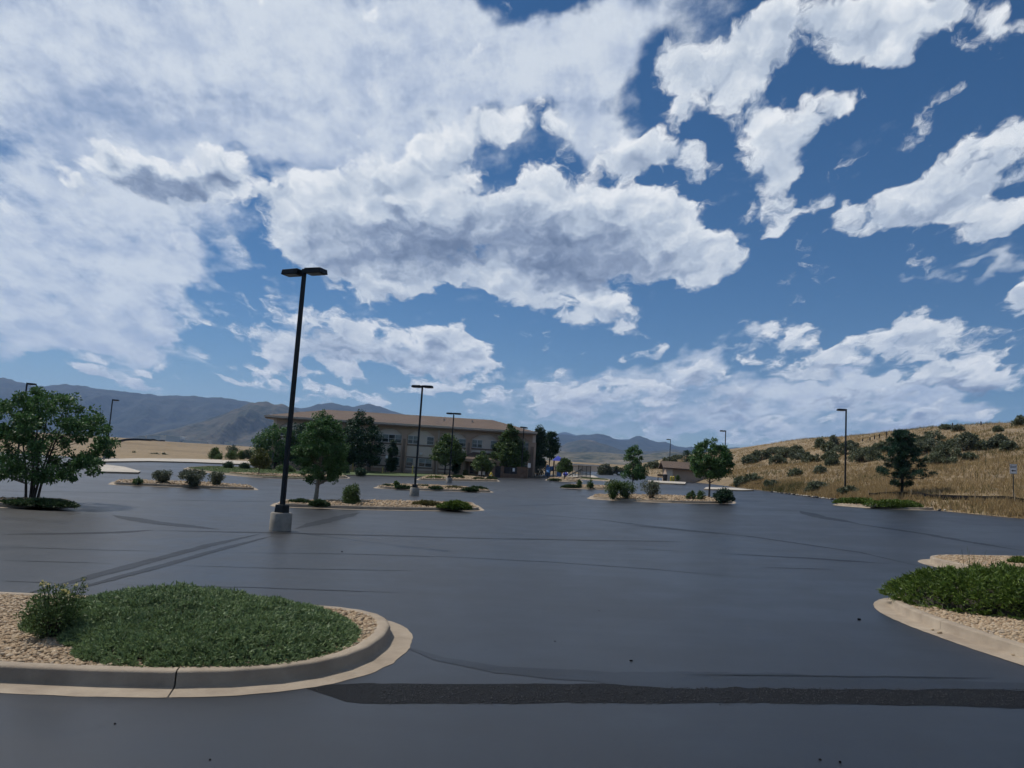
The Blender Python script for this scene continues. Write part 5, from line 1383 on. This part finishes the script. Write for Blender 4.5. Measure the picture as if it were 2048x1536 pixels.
noisy('dark_metal', c4(0.012, 0.012, 0.014), c4(0.03, 0.03, 0.034), 5.0, 0.5)
def glass():
    m, nt, b, out = new_mat('window_glass')
    n = fbm(nt, opos(nt), 0.9, 2.0); nt.links.new(ramp(nt, n, [(0.4, c4(0.02, 0.028, 0.03)), (0.6, c4(0.05, 0.065, 0.065))]), b.inputs['Base Color'])
    b.inputs['Roughness'].default_value = 0.06; b.inputs['Specular IOR Level'].default_value = 0.7
    m, nt, b, out = new_mat('blind'); n = fbm(nt, opos(nt), 1.2, 2.0); nt.links.new(ramp(nt, n, [(0.4, c4(0.16, 0.20, 0.19)), (0.6, c4(0.24, 0.28, 0.26))]), b.inputs['Base Color']); b.inputs['Roughness'].default_value = 0.25
glass()
BY = 110.0
def building():
    k = BY / FPX
    X = lambda px, py=900: at(px, py, BY).x
    Zf = lambda py, px=845: at(px, py, BY).z
    zbase, zeave = 0.4, Zf(856.5)
    piers = [549, 614, 679, 743, 808, 873, 937, 1001, 1064]
    px_x = [X(p) for p in piers]
    xl, xr = px_x[0] - 0.5, px_x[-1] + 0.45
    root = thing('school_building', 'long two-storey tan stucco building with a brown hipped roof', 'building', ((xl + xr) / 2, BY, 0))
    ox = (xl + xr) / 2
    def part(mb, name, mat, parent=None, **kw):
        o = mb.build(name, M[mat], parent or root, **kw)
        return o
    def B(x0, x1, y0, y1, z0, z1): return MB().span((x0 - ox, y0, z0), (x1 - ox, y1, z1))
    wall = part(B(xl, xr, 0.0, 13.0, zbase, zeave), 'wall', 'stucco_pale')
    zs_u, zh_u = Zf(889), Zf(872.5); zs_l, zh_l = Zf(934), Zf(917)
    zspring, zapex = zh_u + 0.08, Zf(861.5)
    # horizontal bands
    for z, t in ((zs_u - 0.16, 0.2), (zh_l + 0.10, 0.16), (zs_l - 0.14, 0.18)): part(B(xl + 0.02, xr - 0.02, -0.06, 0.0 - 0.002, z - t / 2, z + t / 2), 'band', 'stucco_band')
    part(B(xl + 0.01, xr - 0.01, -0.10, -0.002, zbase, Zf(941)), 'plinth', 'stucco_tan')
    for i, x in enumerate(px_x):
        w = 0.40 if i not in (0, 8) else 0.55
        part(B(x - w, x + w, -0.30, -0.004, zbase, zspring), 'pilaster', 'stucco_tan')
        part(B(x - w * 0.45, x + w * 0.45, -0.36, -0.302, zbase, zspring - 0.6), 'pilaster_panel', 'stucco_band')
    # arched heads between the pilasters
    for i, (a, b) in enumerate(zip(px_x, px_x[1:])):
        mb = MB(); n = 14
        for j in range(n):
            x0, x1 = a + (b - a) * j / n, a + (b - a) * (j + 1) / n
            def arc(x):
                u = (x - (a + 0.5)) / (b - a - 1.0) * 2 - 1
                return zspring if abs(u) >= 1 else zspring + (zapex - zspring) * min(1.0, 1.25 * math.cos(u * math.pi / 2))
            vs = [(x0 - ox, -0.26, arc(x0)), (x1 - ox, -0.26, arc(x1)), (x1 - ox, -0.26, zeave), (x0 - ox, -0.26, zeave)]
            vs += [(v[0], -0.003, v[2]) for v in vs]
            mb.add(vs, [(0, 1, 2, 3), (7, 6, 5, 4), (4, 5, 1, 0), (3, 2, 6, 7), (1, 5, 6, 2), (4, 0, 3, 7)])
        part(mb, 'arch', 'stucco_tan')
    def window(x0, x1, z0, z1, lights, blind=0.5):
        fr = MB(); t = 0.07
        fr.span((x0 - ox, -0.09, z0), (x1 - ox, -0.003, z0 + t)); fr.span((x0 - ox, -0.09, z1 - t), (x1 - ox, -0.003, z1))
        for j in range(lights + 1):
            x = x0 + (x1 - x0) * j / lights; fr.span((max(x0, x - t / 2) - ox, -0.085, z0 + t), (min(x1, x + t / 2) - ox, -0.003, z1 - t))
        zm = z0 + (z1 - z0) * 0.48
        w_ = part(fr, 'window', 'frame_white')
        for j in range(lights):
            xa = x0 + (x1 - x0) * j / lights + t / 2 + 0.002; xb = x0 + (x1 - x0) * (j + 1) / lights - t / 2 - 0.002
            MB().span((xa - ox, -0.035, z0 + t + 0.002), (xb - ox, -0.004, zm - 0.02)).build('pane', M['window_glass'], w_)
            MB().span((xa - ox, -0.035, zm + 0.02), (xb - ox, -0.004, z1 - t - 0.002)).build('pane', M['blind'] if random.random() < blind * 1.7 else M['window_glass'], w_)
            MB().span((xa - ox, -0.07, zm - 0.018), (xb - ox, -0.036, zm + 0.018)).build('glazing_bar', M['frame_white'], w_)
    for i, (a, b) in enumerate(zip(px_x, px_x[1:])):
        m = (a + b) / 2; wd = b - a
        if i % 2 == 0 or i == 5:
            window(m - wd * 0.40, m - wd * 0.40 + 1.45, zs_u, zh_u, 2); window(m + wd * 0.40 - 1.0, m + wd * 0.40, zs_u, zh_u, 1)
        else: window(m - wd * 0.40, m + wd * 0.40, zs_u, zh_u, 4)
        if i in (5, 6): continue
        window(m - wd * 0.40, m - wd * 0.40 + 0.95, zs_l, zh_l, 1); window(m - wd * 0.02, m + wd * 0.38, zs_l, zh_l, 2)
    # roof
    ov = 1.0; xe0, xe1 = xl - ov, X(1070, 873) + 0.2; y0, y1 = -ov, 13.0 + ov; ym = 6.5
    zr = at(985, 840, BY + ym).z; xr0, xr1 = xe0 + 7.0, at(985, 840, BY + ym).x
    ze = zeave + 0.42
    r = MB(); vs = [(xe0, y0, ze), (xe1, y0, ze), (xe1, y1, ze), (xe0, y1, ze), (xr0, ym, zr), (xr1, ym, zr)]
    r.add([(x - ox, y, z) for x, y, z in vs], [(0, 1, 5, 4), (1, 2, 5), (2, 3, 4, 5), (3, 0, 4), (3, 2, 1, 0)])
    rf = part(r, 'roof', 'shingle')
    part(B(xe0 + 0.02, xe1 - 0.02, y0 + 0.02, y1 - 0.02, ze - 0.42, ze - 0.004), 'soffit', 'stucco_band')
    fa = MB()
    for (a0, a1, b0, b1) in ((xe0 - 0.08, xe1 + 0.08, y0 - 0.1, y0), (xe0 - 0.08, xe1 + 0.08, y1, y1 + 0.1)): fa.span((a0 - ox, b0, ze - 0.24), (a1 - ox, b1, ze + 0.02))
    part(fa, 'fascia', 'fascia')
    for x in (xe0 - 0.08, xe1): part(B(x, x + 0.08, y0 + 0.003, y1 - 0.003, ze - 0.24, ze + 0.016), 'fascia', 'fascia')
    for px, py in ((945, 838), (888, 846)):
        q = at(px, py, BY + 3.5); MB().box((q.x - ox, 3.5, ze + (zr - ze) * 0.62), (0.25, 0.25, 0.5)).build('roof_vent', M['fascia'], rf)
    part(B(X(876) - 0.08, X(876) + 0.08, -0.42, -0.31, zbase, zeave - 0.1), 'downspout', 'fascia')
    part(MB().box((X(843) - ox, -0.18, Zf(907.5)), (0.42, 0.3, 0.3), 0, 0.8), 'wall_light', 'frame_white')
    # entrance porch
    xa, xb = X(926), X(1000); zc = Zf(917.5, 930)
    ds = part(B(xa + 0.6, xb - 0.3, -0.05, -0.003, zbase, zc - 0.2), 'entrance_shade', 'dark_metal')  # flat dark panel on the wall, the shade under the porch put into colour
    p = MB(); pv = [(xa - 0.3, -3.6, zc), (xb + 0.3, -3.6, zc), (xb + 0.3, -0.31, zc), (xa - 0.3, -0.31, zc), ((xa + xb) / 2 - 1.2, -0.31, zc + 1.0), ((xa + xb) / 2 + 1.2, -0.31, zc + 1.0)]
    p.add([(x - ox, y, z) for x, y, z in pv], [(0, 1, 5, 4), (1, 2, 5), (3, 0, 4), (2, 3, 4, 5), (3, 2, 1, 0)])
    pr = part(p, 'porch_roof', 'shingle')
    MB().span((xa - 0.3 - ox, -3.62, zc - 0.36), (xb + 0.3 - ox, -0.32, zc - 0.003)).build('porch_fascia', M['stucco_tan'], pr)
    for x in (xa + 0.1, xb - 0.1): part(B(x - 0.25, x + 0.25, -3.4, -2.9, zbase, zc - 0.365), 'porch_column', 'stucco_tan')
    for x in (xa + 1.6, xa + 2.7): part(B(x, x + 0.9, -0.09, -0.055, zbase + 0.6, zc - 0.9), 'door', 'window_glass')
building()
def enclosure():
    """Brick-walled yard at the right end of the building."""
    Y = 103.5; a, b = at(976, 951, Y), at(1062, 953, Y); zb = lotz(a.x, Y) - 0.1; zt = at(1020, 932.5, Y).z; zt2 = at(1055, 934.5, Y).z
    root = thing('brick_enclosure', 'dark brick walled enclosure with a gate at the building corner', 'enclosure', tuple(a)); ox, oy = a.x, Y
    def W(x0, x1, y0, y1, z0, z1, name, mat, par=None): return MB().span((x0 - ox, y0 - oy, z0 - a.z), (x1 - ox, y1 - oy, z1 - a.z)).build(name, M[mat], par or root)
    X = lambda px: at(px, 945, Y).x
    W(X(976), X(990), Y, Y + 0.3, zb, zt, 'wall_panel', 'brick_brown'); W(X(1001), X(1007.5), Y - 0.05, Y + 0.3, zb, zt, 'pillar', 'brick_brown')
    W(X(1034), X(1043), Y - 0.05, Y + 0.3, zb, zt, 'pillar', 'brick_brown'); W(X(1043.2), X(1055), Y, Y + 0.3, zb, zt2, 'wall_panel', 'brick_brown')
    W(X(1007.6), X(1033.9), Y + 0.02, Y + 0.28, zb, zb + 0.75, 'low_wall', 'brick_brown')
    g = W(X(990.1), X(1000.9), Y + 0.1, Y + 0.16, zb, zt - 0.1, 'gate', 'dark_metal')
    g2 = W(X(1007.7), X(1019), Y + 0.1, Y + 0.16, zb + 0.76, zt - 0.1, 'gate', 'dark_metal'); g3 = W(X(1021), X(1033.8), Y + 0.1, Y + 0.16, zb + 0.76, zt - 0.1, 'gate', 'dark_metal')
    W(X(1019.2), X(1020.8), Y + 0.06, Y + 0.2, zb + 0.76, zt - 0.05, 'gate_post', 'post_steel')
    z1, z0 = at(1027, 936.3, Y).z, at(1027, 943, Y).z; W(X(1025), X(1029.3), Y + 0.06, Y + 0.08, z0, z1, 'notice', 'sign_white', g3)
    W(X(976), X(1055), Y + 5.0, Y + 5.3, zb, zt, 'rear_wall', 'brick_brown')
enclosure()
def utility_box(label, px, py, w, h, Y, mat, name, cat):
    b = at(px, py, Y); k = Y / FPX
    root = thing(name, label, cat, tuple(b))
    MB().box((0, 0, h * k / 2 - 0.1), (w * k, w * k * 0.8, h * k + 0.2)).build('cabinet', M[mat], root, bevel=0.03)
    MB().box((0, 0, h * k + 0.03), (w * k + 0.1, w * k * 0.8 + 0.1, 0.06)).build('lid', M[mat], root)
    return root
# posts, signs, hydrant near the lawn
noisy('yellow_paint', c4(0.42, 0.33, 0.09), c4(0.52, 0.42, 0.14), 4.0, 0.6)
noisy('hydrant_yellow', c4(0.55, 0.40, 0.03), c4(0.66, 0.50, 0.06), 4.0, 0.45)
def yellow_post(label, px, py, h, Y):
    b = at(px, py, Y); b.z = lotz(b.x, b.y) + 0.1; hh = h * Y / FPX
    root = thing('yellow_post', label, 'post', tuple(b), 0, 'yellow posts along the sidewalk')
    MB().lathe((0, 0, 0), [(0.085, -0.2), (0.085, hh - 0.06)], 12).build('shaft', M['yellow_paint'], root, smooth=True)
    MB().lathe((0, 0, 0), [(0.09, hh - 0.055), (0.08, hh), (0.03, hh + 0.03)], 12).build('cap', M['yellow_paint'], root, smooth=True)
yellow_post('yellow post under the very dark tree', 705, 939, 24, 103); yellow_post('short yellow post left of the columnar juniper', 765, 942, 13, 103); yellow_post('yellow post right of the columnar juniper by the second lamp', 825, 945, 17, 103)
def small_sign(label, px, pybase, pytop, Y, w, h, mat='sign_white', name='small_sign', tilt=0.0, pole=True):
    b = at(px, pybase, Y); k = Y / FPX; H = (pybase - pytop) * k
    root = thing(name, label, 'sign', tuple(b), math.radians(tilt))
    if pole: MB().box((0, 0.03, H / 2 - 0.1), (0.06, 0.05, H + 0.2)).build('post', M['post_steel'], root)
    MB().box((0, -0.02, H - h * k / 2), (w * k, 0.03, h * k)).build('panel', M[mat], root, bevel=0.005)
small_sign('small white sign in front of the columnar juniper', 771, 943, 911, 105, 4.5, 6)
small_sign('dark sign post between the hedge and the columnar juniper', 734, 949, 927, 101, 5, 6, 'dark_metal')
small_sign('white sign angled beside the brick enclosure corner', 1057, 953, 926.5, 102, 7, 9, tilt=40)
small_sign('tall thin grey sign post on the grass island by the pole', 542, 952, 906, 88, 3, 9, 'post_steel')
small_sign('left white notice board in front of the entrance porch', 959, 952, 941.5, 98, 5, 8); small_sign('right white notice board in front of the entrance porch', 967, 952, 943, 98, 5, 7)
def hydrant():
    b = at(982, 955, 93); b.z = lotz(b.x, b.y) + 0.1
    root = thing('fire_hydrant', 'yellow fire hydrant on the island by the entrance', 'hydrant', tuple(b))
    MB().lathe((0, 0, 0), [(0.17, -0.1), (0.17, 0.06), (0.12, 0.07), (0.12, 0.55), (0.16, 0.56), (0.16, 0.62), (0.13, 0.72), (0.05, 0.80), (0.04, 0.86)], 14).build('barrel', M['hydrant_yellow'], root, smooth=True)
    MB().tube([(-0.25, 0, 0.45), (0.25, 0, 0.45)], 0.065, 10).build('side_outlets', M['hydrant_yellow'], root, smooth=True)
    MB().tube([(0, 0, 0.42), (0, -0.24, 0.42)], 0.08, 10).build('front_outlet', M['sign_white'], root, smooth=True)
hydrant()

# ------------------------------------------------------------------ playground
noisy('play_blue', c4(0.05, 0.07, 0.42), c4(0.075, 0.10, 0.52), 2.0, 0.4); noisy('slide_blue', c4(0.03, 0.12, 0.30), c4(0.05, 0.17, 0.40), 2.0, 0.3); noisy('play_tan', c4(0.42, 0.36, 0.25), c4(0.52, 0.45, 0.33), 3.0, 0.6); noisy('play_brown', c4(0.10, 0.065, 0.04), c4(0.16, 0.11, 0.07), 4.0, 0.7)
def playground():
    Y = 108.0; k = Y / FPX; b = at(1114, 952, Y); b.z = lotz(b.x, b.y) + 0.1
    root = thing('play_tower', 'playground tower with a blue pyramid roof and a blue tube slide', 'play tower', tuple(b))
    zt = at(1114, 921.5, Y).z - b.z; zp = at(1114, 911, Y).z - b.z; s_ = 9.3 * k
    for sx in (-1, 1):
        for sy in (-1, 1): MB().box((sx * s_ * 0.8, sy * s_ * 0.8, zt / 2 - 0.1), (0.13, 0.13, zt + 0.2)).build('post', M['play_brown'], root)
    r = MB(); c = s_ * 1.18; r.add([(-c, -c, zt), (c, -c, zt), (c, c, zt), (-c, c, zt), (-c * 0.45, -c * 0.45, zt + (zp - zt) * 0.6), (c * 0.45, -c * 0.45, zt + (zp - zt) * 0.6), (c * 0.45, c * 0.45, zt + (zp - zt) * 0.6), (-c * 0.45, c * 0.45, zt + (zp - zt) * 0.6), (0, 0, zp)], [(0, 1, 5, 4), (1, 2, 6, 5), (2, 3, 7, 6), (3, 0, 4, 7), (4, 5, 8), (5, 6, 8), (6, 7, 8), (7, 4, 8), (3, 2, 1, 0)])
    r.build('roof', M['play_blue'], root)
    MB().box((0, 0, zt * 0.40), (s_ * 1.7, s_ * 1.7, 0.1)).build('platform', M['play_brown'], root)
    for sx in (-0.8, 0.8): MB().box((sx * s_, 0, zt * 0.62), (0.05, s_ * 1.3, zt * 0.3)).build('side_panel', M['play_tan'], root)
    MB().box((-s_ * 0.15, -s_ * 0.82, zt * 0.60), (s_ * 0.9, 0.05, zt * 0.34)).build('front_panel', M['play_tan'], root)
    MB().box((s_ * 0.3, -s_ * 0.95, zt * 0.2), (s_ * 0.9, 0.06, zt * 0.34)).build('climbing_panel', M['slide_blue'], root)
    MB().tube([(-s_ * 0.9, 0, zt * 0.52), (-s_ * 1.7, -0.2, zt * 0.48), (-s_ * 2.1, -0.8, zt * 0.30), (-s_ * 2.1, -1.5, zt * 0.14)], 0.36, 14).build('tube_slide', M['slide_blue'], root, smooth=True)
    MB().box((-s_ * 2.1, 0.2, zt * 0.55), (0.5, 0.5, zt * 0.3), 0, 0.6).build('slide_hood', M['slide_blue'], root)
    # climbing dome
    b2 = at(1082, 952, 106); b2.z = lotz(b2.x, b2.y) + 0.1; root2 = thing('climbing_dome', 'arched climbing frame inside the chain-link fence', 'climbing frame', tuple(b2))
    for i in range(5):
        a = i * math.pi / 5; MB().tube([(math.cos(a) * 1.1 * math.cos(t), math.sin(a) * 1.1 * math.cos(t), 1.15 * math.sin(t)) for t in np.linspace(0, math.pi, 13)], 0.03, 6, False).build('hoop', M['post_steel'], root2)
    MB().tube([(0.95 * math.cos(t), 0.95 * math.sin(t), 0.6) for t in np.linspace(0, 2 * math.pi, 20)], 0.025, 6, False).build('ring', M['post_steel'], root2)
    # blue and white panel behind the clipped tree
    b3 = at(1131, 953, 104); b3.z = lotz(b3.x, b3.y) + 0.1; root3 = thing('spring_rider', 'small blue and white spring rider behind the clipped tree', 'play equipment', tuple(b3))
    MB().lathe((0, 0, 0), [(0.06, 0.0), (0.09, 0.1), (0.06, 0.2), (0.09, 0.3)], 10).build('spring', M['post_steel'], root3)
    MB().lathe((0, 0, 0), [(0.1, 0.3), (0.34, 0.42), (0.36, 0.62), (0.2, 0.78), (0.05, 0.82)], 14).build('body', M['play_blue'], root3, smooth=True)
    MB().lathe((0.26, -0.12, 0), [(0.03, 0.55), (0.14, 0.62), (0.14, 0.76), (0.03, 0.84)], 10).build('head', M['sign_white'], root3, smooth=True)
playground()
def chain_fence(label, pa, pb, h, posts, wires, bars=False):
    a, b = Vector(pa), Vector(pb); root = thing('chain_link_fence' if not bars else 'bar_fence', label, 'fence', tuple(a)); d = b - a
    for i in range(posts + 1):
        p = d * (i / posts); MB().tube([p, p + Vector((0, 0, h))], 0.045, 8).build('post', M['post_steel'], root)
    MB().tube([Vector((0, 0, h - 0.05)), d + Vector((0, 0, h - 0.05))], 0.03, 6).build('top_rail', M['post_steel'], root)
    if bars:
        MB().tube([Vector((0, 0, 0.15)), d + Vector((0, 0, 0.15))], 0.03, 6).build('bottom_rail', M['post_steel'], root)
        n = int(d.length / 0.30)
        for i in range(1, n): p = d * (i / n); MB().box((p.x, p.y, p.z + h / 2), (0.035, 0.035, h - 0.15)).build('bar', M['post_steel'], root)
    else:
        mb = MB(); n = int(d.length / 0.16); u = d.normalized()
        for i in range(-int(h / 0.16), n):
            for s_ in (1, -1):
                x0 = i * 0.16 if s_ > 0 else i * 0.16 + h; x1 = x0 + s_ * h; z0, z1 = 0.05, h - 0.05
                def clip(x, z, xo, zo):
                    if x < 0: return 0.0, zo + (z - zo) * (0 - xo) / (x - xo)
                    if x > d.length: return d.length, zo + (z - zo) * (d.length - xo) / (x - xo)
                    return x, z
                if max(x0, x1) < 0 or min(x0, x1) > d.length: continue
                ca, cb = clip(x0, z0, x1, z1), clip(x1, z1, x0, z0)
                if abs(ca[0] - cb[0]) < 0.05: continue
                mb.tube([u * ca[0] + Vector((0, 0, ca[1])), u * cb[0] + Vector((0, 0, cb[1]))], 0.006, 3, False)
        o = mb.build('wire_mesh', M['post_steel'], root); o['kind'] = 'stuff'
def fences():
    def g(px, Y): p = at(px, 951, Y); p.z = lotz(p.x, p.y) + 0.1; return p
    chain_fence('chain-link fence left of the playground tower', g(1070, 104), g(1110, 104.5), 1.55, 4, True)
    chain_fence('dark bar fence at the right end of the playground', g(1156, 112), g(1181, 104), 1.7, 3, False, True)
    chain_fence('chain-link fence running back behind the clipped tree', g(1112, 114), g(1156, 113), 1.6, 4, True)
fences()
def seesaw_ramp():
    a, b = at(1138, 951, 106), at(1163, 938, 109); root = thing('play_ramp', 'sloping grey bar rising inside the bar fence', 'play equipment', tuple(a))
    d = b - a; MB().tube([Vector((0, 0, 0)), d], 0.09, 8).build('beam', M['post_steel'], root); MB().tube([d * 0.9 - Vector((0, 0, d.z * 0.9)), d * 0.9], 0.05, 8).build('leg', M['post_steel'], root); MB().tube([d * 0.5 - Vector((0, 0, d.z * 0.5)), d * 0.5], 0.05, 8).build('leg', M['post_steel'], root)
seesaw_ramp()
noisy('pale_roof', c4(0.42, 0.44, 0.45), c4(0.50, 0.52, 0.53), 0.2, 0.7)
def low_building():
    Y = 210.0; k = Y / FPX; a, b = at(1146, 938, Y), at(1212, 940, Y); root = thing('low_building', 'long low pale flat-roofed building beyond the playground', 'building', tuple(a)); L = b.x - a.x
    zt = at(1146, 928.3, Y).z - a.z
    MB().span((0, 0, -1.5), (L, 9, zt - 0.2)).build('wall', M['stucco_pale'], root); MB().span((-0.4, -0.4, zt - 0.198), (L + 0.4, 9.4, zt + 0.15)).build('roof', M['pale_roof'], root)
low_building()

# ------------------------------------------------------------------ hut, bins, trailer
def hut():
    Y = 102.5; a = at(1333, 963, Y); zb = lotz(a.x, Y); zw = at(1350, 937.5, Y).z; zr = at(1350, 927.3, Y + 2).z
    root = thing('small_hut', 'small tan hut with a brown gabled roof by the hill', 'hut', (a.x, Y, zb), math.radians(-3)); L, D = 5.6, 3.8; h = zw - zb
    MB().span((0, 0, -0.2), (L, D, h)).build('wall', M['stucco_tan'], root)
    MB().span((-0.02, -0.10, -0.2), (0.75, -0.003, h - 0.05)).build('corner_panel', M['stucco_pale'], root)
    r = MB(); zt = zr - zb + 0.1; e = 0.55
    r.add([(-e, -e, h - 0.1), (L + e, -e, h - 0.1), (L + e, D / 2, zt), (-e, D / 2, zt), (-e, D + e, h - 0.1), (L + e, D + e, h - 0.1), (-e, -e, h + 0.08), (L + e, -e, h + 0.08), (L + e, D / 2, zt + 0.18), (-e, D / 2, zt + 0.18), (-e, D + e, h + 0.08), (L + e, D + e, h + 0.08)], [(0, 1, 2, 3), (3, 2, 5, 4), (6, 9, 8, 7), (9, 10, 11, 8), (0, 6, 7, 1), (4, 5, 11, 10), (0, 3, 9, 6), (3, 4, 10, 9), (1, 7, 8, 2), (2, 8, 11, 5)])
    rf = r.build('roof', M['shingle'], root)
    MB().add([(-0.004, 0, h), (-0.004, D, h), (-0.004, D / 2, zt - 0.05)], [(0, 1, 2)]).build('gable', M['dark_metal'], root)
    MB().lathe((L * 0.62, 0.55, (h + zt) / 2), [(0.3, -0.2), (0.34, 0.1), (0.28, 0.2), (0.1, 0.26)], 12).build('roof_vent', M['fascia'], rf, smooth=True)
    # things by the hut
    def g(px, Y2=100.0): p = at(px, 960, Y2); p.z = lotz(p.x, p.y) + 0.16; return p
    bn = thing('trash_bin', 'dark trash bin left of the hut', 'bin', tuple(g(1330)))
    MB().lathe((0, 0, 0), [(0.26, -0.1), (0.30, 0.7)], 14).build('body', M['dark_metal'], bn, smooth=True); MB().lathe((0, 0, 0), [(0.33, 0.703), (0.30, 0.8), (0.1, 0.86)], 14).build('lid', M['dark_metal'], bn, smooth=True)
    b2 = thing('wooden_bench', 'small dark bench at the kerb left of the hut', 'bench', tuple(g(1322)))
    MB().box((0, 0, 0.42), (0.9, 0.4, 0.05)).build('seat', M['play_brown'], b2); MB().box((0, 0.2, 0.68), (0.9, 0.05, 0.3)).build('backrest', M['play_brown'], b2)
    for sx in (-0.4, 0.4): MB().box((sx, 0, 0.15), (0.06, 0.36, 0.5)).build('leg', M['dark_metal'], b2)
    for px, lab in ((1342, 'left yellow bollard in front of the hut'), (1347, 'right yellow bollard in front of the hut')):
        bo = thing('yellow_bollard', lab, 'bollard', tuple(g(px)), 0, 'yellow bollards at the hut'); MB().lathe((0, 0, 0), [(0.13, -0.1), (0.13, 0.55)], 12).build('shaft', M['hydrant_yellow'], bo, smooth=True); MB().lathe((0, 0, 0), [(0.13, 0.552), (0.10, 0.6), (0.03, 0.63)], 12).build('cap', M['hydrant_yellow'], bo, smooth=True)
    fp = g(1356, 100.5); shrub('flowering_plant', 'flowering plant with pale yellow and purple blooms beside the hut', tuple(fp), 0.7, 0.8, 'leaf_shrub', 400, 0.1, DOME, None, 16)
hut()
utility_box('brown concrete lamp base cabinet at the enclosure', 1043, 952.5, 6, 6, 102.3, 'brick_brown', 'utility_cabinet', 'cabinet')
def trailer():
    Y = 134.0; b = at(1252, 950.5, Y); b.z = lotz(b.x, b.y)
    root = thing('flatbed_trailer', 'black flatbed trailer with white wheels behind the thin young tree', 'trailer', tuple(b), math.radians(-4))
    MB().box((0, 0, 0.62), (4.4, 2.0, 0.16)).build('bed', M['dark_metal'], root); MB().box((-0.9, -0.95, 0.78), (1.7, 0.12, 0.10)).build('fender', M['dark_metal'], root)
    MB().tube([(2.2, 0, 0.58), (3.6, 0, 0.52)], 0.06, 6).build('tongue', M['dark_metal'], root); MB().box((1.6, -0.3, 0.95), (0.8, 0.6, 0.5)).build('toolbox', M['frame_white'], root)
    for x in (-1.3, -0.5):
        for sy in (-1, 1):
            w = MB().tube([(x, sy * 0.98 - 0.1, 0.34), (x, sy * 0.98 + 0.1, 0.34)], 0.34, 18).build('wheel', M['sign_black'], root, smooth=True)
            MB().tube([(x, sy * 1.09, 0.34), (x, sy * 1.10, 0.34)], 0.20, 14).build('rim', M['sign_white'], w, smooth=True)
    MB().box((-2.3, 0, 0.95), (0.06, 1.9, 0.6)).build('tail_ramp', M['dark_metal'], root)
trailer()

# ------------------------------------------------------------------ far valley and hill-top bits
def far_buildings():
    for px, py, w, h, lab in ((307, 875, 26, 5, 'left white flat building in the far valley'), (346, 877.5, 28, 6, 'right white flat building in the far valley'), (452, 887.5, 5, 3, 'tiny white shed in the far valley by the hedge'), (385, 884, 40, 3, 'long low pale roof in the far valley'), (283, 874, 14, 2.5, 'small pale roof left of the white valley buildings')):
        Y = 1700; b = at(px, py, Y); k = Y / FPX; root = thing('valley_building', lab, 'building', tuple(b))
        MB().span((-w * k / 2, 0, -30), (w * k / 2, 30, h * k * 0.8)).build('wall', M['pale_roof'], root); MB().span((-w * k / 2 - 1, -1, h * k * 0.8 + 0.01), (w * k / 2 + 1, 31, h * k)).build('roof', M['frame_white'], root)
    b = at(539, 872, 1500); k = 1500 / FPX; root = thing('white_tower', 'slim white tower rising behind the trees on the left', 'tower', tuple(b)); MB().lathe((0, 0, 0), [(1.5, -20), (1.3, 11 * k), (1.5, 13 * k)], 12).build('shaft', M['frame_white'], root, smooth=True); MB().lathe((0, 0, 0), [(1.7, 13 * k + 0.01), (0.6, 14.5 * k)], 12).build('cap', M['frame_white'], root, smooth=True)
far_buildings()
def ridge_posts():
    for i, (px, py, h) in enumerate(sorted(((1749, 877, 5), (1759, 875, 6), (1773, 873, 9), (1740, 879, 3), (1725, 881, 3), (1888, 856, 4), (1905, 853, 6), (1962, 848, 4)))):
        b = spot(px, py + 2, hillz, 330)
        if b is None: b = at(px, py, 160)
        k = b.y / FPX
        root = thing('fence_post', 'weathered wooden fence post on the hill crest, %s from the left' % ORD[i], 'post', tuple(b), 0, 'old fence posts on the hill crest')
        MB().box((0, 0, h * k / 2), (0.16, 0.16, h * k + 0.5), 0.3, 0.85).build('shaft', M['bark_dark'], root)
ridge_posts()
